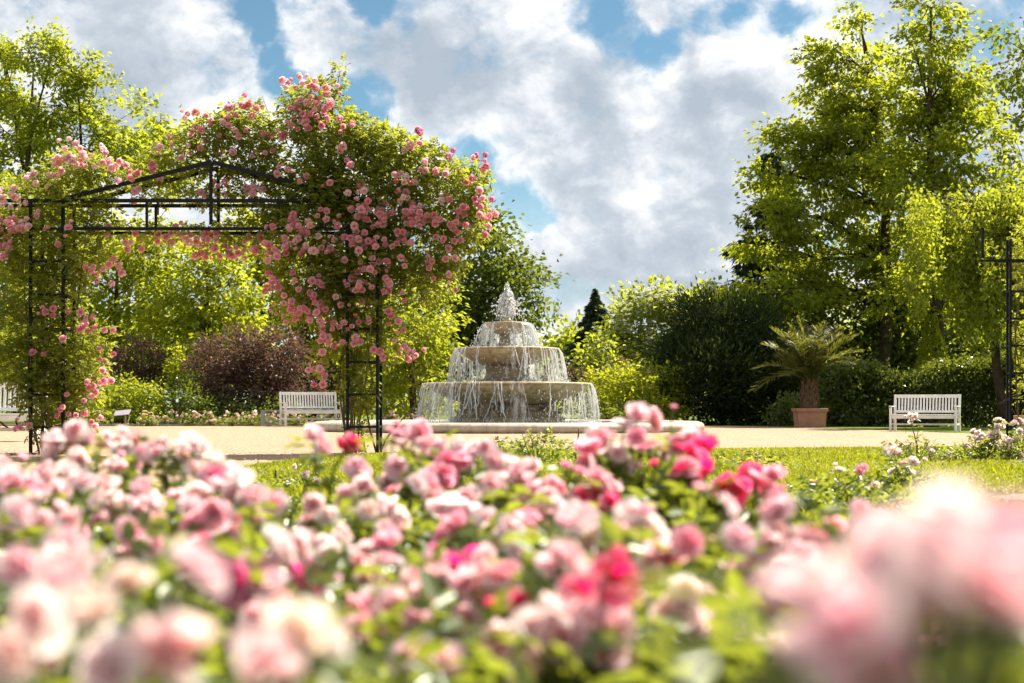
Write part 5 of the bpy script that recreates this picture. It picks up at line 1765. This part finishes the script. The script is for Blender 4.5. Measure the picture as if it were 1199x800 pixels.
px_bush('yellow-green rose bush with tiny buds at the back of the right lawn', 872, 14.5, [(868, 528, 'Y', 1), (886, 532, 'Y', 1), (852, 540, 'Y', 1), (895, 538, 'w', 1)], 260, .038, 528, .46, 'L_arch', size=.05)
px_bush('green rose bush without open blooms standing before the fountain pool', 630, 15.2, [(618, 506, 'Y', 1), (644, 500, 'Y', 1)], 300, .036, 500, .36, size=.045)
px_bush('small green rose bush left of the bush before the fountain', 590, 15.8, [(583, 512, 'Y', 1)], 110, .036, 512, .24, size=.045)
px_bush('low white rose bush in the grass left of centre', 350, 11.2, [(346, 547, 'w', 1), (358, 556, 'w', 2), (372, 564, 'w', 2), (365, 572, 'w', 1), (377, 567, 'w', 1), (340, 570, 'w', 1), (382, 572, 'w', 1), (355, 578, 'w', 1)], 140, .034, 572, .36, size=.07)
px_bush('very low white flowered bush nearest the gravel edge', 342, 8.7, [(334, 602, 'w', 1), (350, 612, 'w', 1), (330, 590, 'w', 1), (362, 598, 'w', 1)], 160, .034, 606, .26, size=.05)
px_bush('low rose bush at the front edge of the left lawn', 300, 11.5, [(290, 560, 'w', 1), (288, 563, 'w', 1), (296, 575, 'w', 1)], 60, .034, 575, .22, size=.06)

# ------------------------------------------------------------------ the foreground bed
FG = [
(12,552,3.6,'P',2),(30,556,3.5,'P',3),(56,562,3.4,'M',3),(34,580,3.3,'M',3),(8,566,3.4,'M',1),
(60,532,3.8,'P',2),(76,520,3.9,'P',2),(88,540,3.7,'W',2),(100,518,3.9,'P',1),(128,520,3.9,'P',2),(146,528,3.8,'W',2),
(168,530,3.7,'W',2),(184,532,3.7,'P',2),(198,524,3.8,'P',3),(214,533,3.7,'P',2),(130,552,3.6,'P',2),(100,566,3.5,'P',2),
(228,550,3.6,'P',2),(248,556,3.5,'P',2),(276,566,3.4,'M',2),
(16,608,2.6,'W',2),(50,618,2.6,'P',2),(104,614,3.0,'M',2),(124,600,3.1,'P',2),(152,595,3.1,'P',3),(172,588,3.2,'P',2),
(204,586,3.1,'P',3),(224,596,3.0,'P',2),(224,618,2.8,'M',3),(148,628,2.8,'M',2),(180,638,2.7,'P',2),(264,588,3.1,'W',3),
(284,594,3.1,'P',3),(318,592,3.0,'P',2),(266,606,3.0,'P',2),(276,622,2.9,'M',1),
(226,672,1.20,'W',1),(230,738,1.12,'P',2),(144,692,1.35,'C',2),(36,728,1.15,'W',2),(92,668,1.9,'W',3),(14,670,1.7,'P',2),
(112,714,1.3,'C',1),(16,768,1.2,'C',1),(132,788,1.15,'P',1),(328,768,1.15,'C',2),(366,742,1.25,'W',2),(300,792,1.1,'P',1),(62,700,1.3,'P',1),(70,770,1.3,'P',1),
(320,664,2.2,'W',3),(314,686,2.1,'M',2),(294,702,2.1,'G',3),(360,680,2.3,'G',1),(348,650,2.5,'M',1),(300,726,2.0,'P',1),
(376,524,4.0,'P',2),(404,527,4.0,'H',2),
(472,512,4.0,'M',2),(500,520,3.9,'P',3),(490,506,4.0,'M',1),(516,526,3.8,'P',2),(464,548,3.8,'P',2),(434,558,3.8,'P',3),
(524,540,3.7,'M',3),(580,542,3.7,'P',3),(556,530,3.8,'W',2),(598,550,3.6,'P',3),(500,560,3.6,'M',2),(460,576,3.5,'M',1),(408,582,3.5,'P',3),
(388,604,3.3,'P',3),(432,598,3.3,'C',2),(468,606,3.2,'P',3),(508,580,3.4,'P',4),(526,590,3.3,'P',2),(536,614,3.1,'P',3),(520,630,3.0,'M',3),
(580,578,3.4,'M',2),(612,568,3.5,'P',3),(632,582,3.4,'M',3),(646,598,3.2,'P',3),(620,610,3.2,'M',3),(590,636,2.9,'C',3),(574,624,3.0,'W',2),(612,626,3.0,'M',2),(396,628,3.0,'P',2),(386,650,2.7,'P',1),
(556,654,2.6,'G',2),(598,674,2.5,'H',1),(608,718,2.0,'H',1),(432,648,2.7,'M',2),(432,676,2.5,'P',2),(438,704,2.3,'P',3),(448,730,2.2,'M',3),
(484,728,2.2,'M',2),(492,704,2.4,'P',2),(484,680,2.5,'P',2),(508,676,2.5,'P',2),(532,670,2.6,'P',3),(558,682,2.5,'P',2),(576,698,2.3,'M',3),(556,708,2.3,'P',2),
(524,774,1.9,'P',2),(556,790,1.9,'P',1),(420,720,2.3,'M',1),(548,728,2.2,'P',1),
(762,492,3.9,'M',1),(730,500,3.8,'P',2),(746,512,3.7,'M',2),(700,514,3.7,'P',2),(692,530,3.6,'M',2),(682,542,3.6,'M',2),(722,531,3.7,'P',2),
(806,514,3.8,'P',1),(788,524,3.7,'M',2),(808,537,3.6,'H',2),(798,552,3.5,'H',2),(826,558,3.5,'H',2),(842,572,3.4,'H',2),(862,572,3.5,'M',3),(882,560,3.5,'H',2),(902,560,3.5,'M',1),(910,585,3.4,'H',1),(860,584,3.4,'H',1),
(698,580,3.4,'H',2),(710,572,3.4,'M',2),(688,594,3.4,'H',1),(714,593,3.4,'H',1),
(694,632,2.4,'P',2),(726,628,2.4,'W',2),(758,652,2.3,'P',2),(784,660,2.2,'M',2),(646,674,2.0,'P',3),(678,692,1.9,'H',2),(702,676,2.0,'W',2),
(646,722,1.8,'P',2),(716,728,1.9,'P',2),(698,742,1.9,'P',2),(674,738,1.9,'M',1),(786,718,2.0,'C',2),(810,728,2.0,'W',2),(806,700,2.1,'P',1),
(606,766,1.9,'P',2),(650,774,1.9,'P',2),(690,768,1.9,'M',1),(620,788,1.8,'P',1),(722,780,1.9,'M',1),
(858,628,2.3,'P',2),(882,664,2.4,'P',2),(894,640,2.4,'P',1),(910,628,2.4,'P',2),(946,636,2.4,'P',3),(974,624,2.5,'M',2),(1004,624,2.5,'P',2),
(930,652,2.4,'M',2),(918,668,2.3,'M',2),(900,762,2.0,'W',2),(872,766,2.0,'M',1),(922,778,2.0,'P',1),
(1042,578,1.15,'P',2),(1092,576,1.0,'P',2),(1074,612,0.85,'P',1),(1132,608,0.72,'P',2),(1178,600,0.75,'P',1),(1074,662,0.8,'P',1),
(1110,672,0.72,'P',1),(1148,662,0.7,'P',1),(982,702,0.75,'P',2),(966,742,0.8,'P',1),(1008,744,0.8,'P',1),(1030,690,0.95,'P',1),(1058,570,1.5,'P',1),(1190,640,0.8,'P',1),
(1060,600,.80,'P',1),(1160,575,.76,'P',1),(1100,632,.72,'P',1),(1185,560,.8,'P',1),(1130,560,.9,'P',1),(1010,690,.78,'P',1),(960,690,.85,'P',1),(1160,625,.72,'P',1),(1050,640,.85,'P',1),
(1186,696,2.0,'H',2),(1186,722,1.9,'H',2),(1074,744,2.0,'W',2),(1106,762,1.9,'P',2),(1122,790,1.9,'P',1),(1178,756,1.9,'P',2),(1066,712,2.1,'P',1),(1056,784,1.8,'M',1),(1150,740,2.0,'M',1),
]
BUSH = [  # base x, y, label
 (-.62, 3.95, 'pale pink rose bush with one hot pink bloom standing before the arch column'),
 (-.10, 3.80, 'tall pink rose bush whose blooms reach the fountain pool'),
 (-1.15, 3.85, 'pale rose bush at the back left, just below the left arch column'),
 (.31, 3.74, 'rose bush with mid pink blooms rising right of the fountain'),
 (-.84, 3.63, 'whitish pink rose bush against the gravel at the back left'),
 (-1.18, 3.42, 'mid pink rose bush at the left edge of the bed'),
 (.50, 3.42, 'hot pink rose bush in front of the right lawn'),
 (-.36, 3.42, 'full pale pink rose bush left of the middle of the bed'),
 (.02, 3.40, 'pink rose bush in the middle, next to the deep pink cluster'),
 (-.02, 2.98, 'rose bush with peach and white blooms at the heart of the bed'),
 (-.72, 3.02, 'densely flowered pink rose bush before the low white roses'),
 (-.86, 2.66, 'pale pink rose bush at the left with a gap of lawn behind'),
 (-.30, 2.44, 'rose bush with pink blooms stacked in a column left of the hot pink pair'),
 (-.02, 2.46, 'mixed pale and magenta rose bush at the centre of the bed'),
 (.26, 2.34, 'pale rose bush with broad double blooms right of centre'),
 (.56, 2.40, 'soft pink rose bush in a row before the huge blurred blooms'),
 (-.44, 2.05, 'rose bush with white and magenta blooms at the lower left'),
 (.64, 1.95, 'hot pink and white rose bush low at the right edge'),
 (.32, 1.96, 'cream and pink rose bush among leaves at the lower right'),
 (.02, 1.90, 'rose bush with vivid hot pink blooms in the lower middle'),
 (-.30, 1.08, 'much blurred cream and peach rose bush closest on the left'),
 (.21, .68, 'huge blurred pale pink rose bush closest on the right'),
]
by_bush = [[] for _ in BUSH]
BB = np.array([b[:2] for b in BUSH])
for px, py, d, c, n in FG:
    sz = None
    if d < 1.6:                       # the nearest blooms stand close to the eye and are small
        nd = d * (.80 if px > 900 else .90)
        sz, d = (.056 if px > 900 else .062) * nd / d, nd
        n = 1
        if px > 900:
            py += 62 if py < 630 else 30
    p0 = at(px, py, d)
    i = int(((BB - p0[:2]) ** 2).sum(1).argmin())
    if not sz and not 270 < px < 420 and rng.random() < .25: n += 1
    for j in range(n):
        a = rng.uniform(0, 6.283)
        r = 0 if j == 0 else rng.uniform(.034, .055) * (.35 if sz else 1)
        p = p0 + np.array((r * math.cos(a), rng.normal() * .03, r * math.sin(a) * .75))
        cc = c
        if rng.random() < .28 and px < 950:
            cc = {'P': 'W', 'M': 'P', 'H': 'M', 'W': 'P', 'C': 'W', 'G': 'M'}[c]
        by_bush[i].append((p, cc, sz * rng.uniform(.85, 1.1) if sz else None))
for (bx, by, lab), bl in zip(BUSH, by_bush):
    near = by < 1.2
    rose_bush(lab, (bx, by), bl, 'pink roses of the front bed', (14 if bx > 0 else 40) if near else 400, .032 if near else .040, .36 if near else (.33 if -.9 < bx < -.3 and by > 2.9 else .46), .22 if near else .30, 'L_rose', .065, ymin=(.52 if bx > 0 else .8) if near else .9, canes=6, zmax=(.53 if bx > 0 else .45) if near else None)
# leafy bushes that fill the right part of the bed
for bx, by, h, lab in ((.95, 2.9, .40, 'leafy rose bush almost without blooms at the right behind the blurred roses'), (.62, 2.9, .36, 'leafy green rose bush below the hot pink blooms'), (.30, 2.75, .36, 'leafy green rose bush right of the peach blooms'), (.85, 2.2, .36, 'leafy rose bush below the huge blurred blooms'),
                       (.42, 1.55, .26, 'leafy shoots at the lower right between cream and hot pink roses'), (.12, 1.5, .22, 'leafy shoots at the bottom middle'), (-.18, 1.6, .24, 'leafy shoots at the bottom left of the middle')):
    bl = [(np.array((bx + rng.normal() * .15, by + rng.normal() * .12, h + rng.uniform(-.05, .05))), rng.choice(list('PMW')), None) for _ in range(2)]
    rose_bush(lab, (bx, by), bl, 'pink roses of the front bed', 380, .040, h, .30, 'L_rose', .06, ymin=.9)

print('objects', len(bpy.data.objects), 'polys', sum(len(o.data.polygons) for o in bpy.data.objects if o.type == 'MESH'))
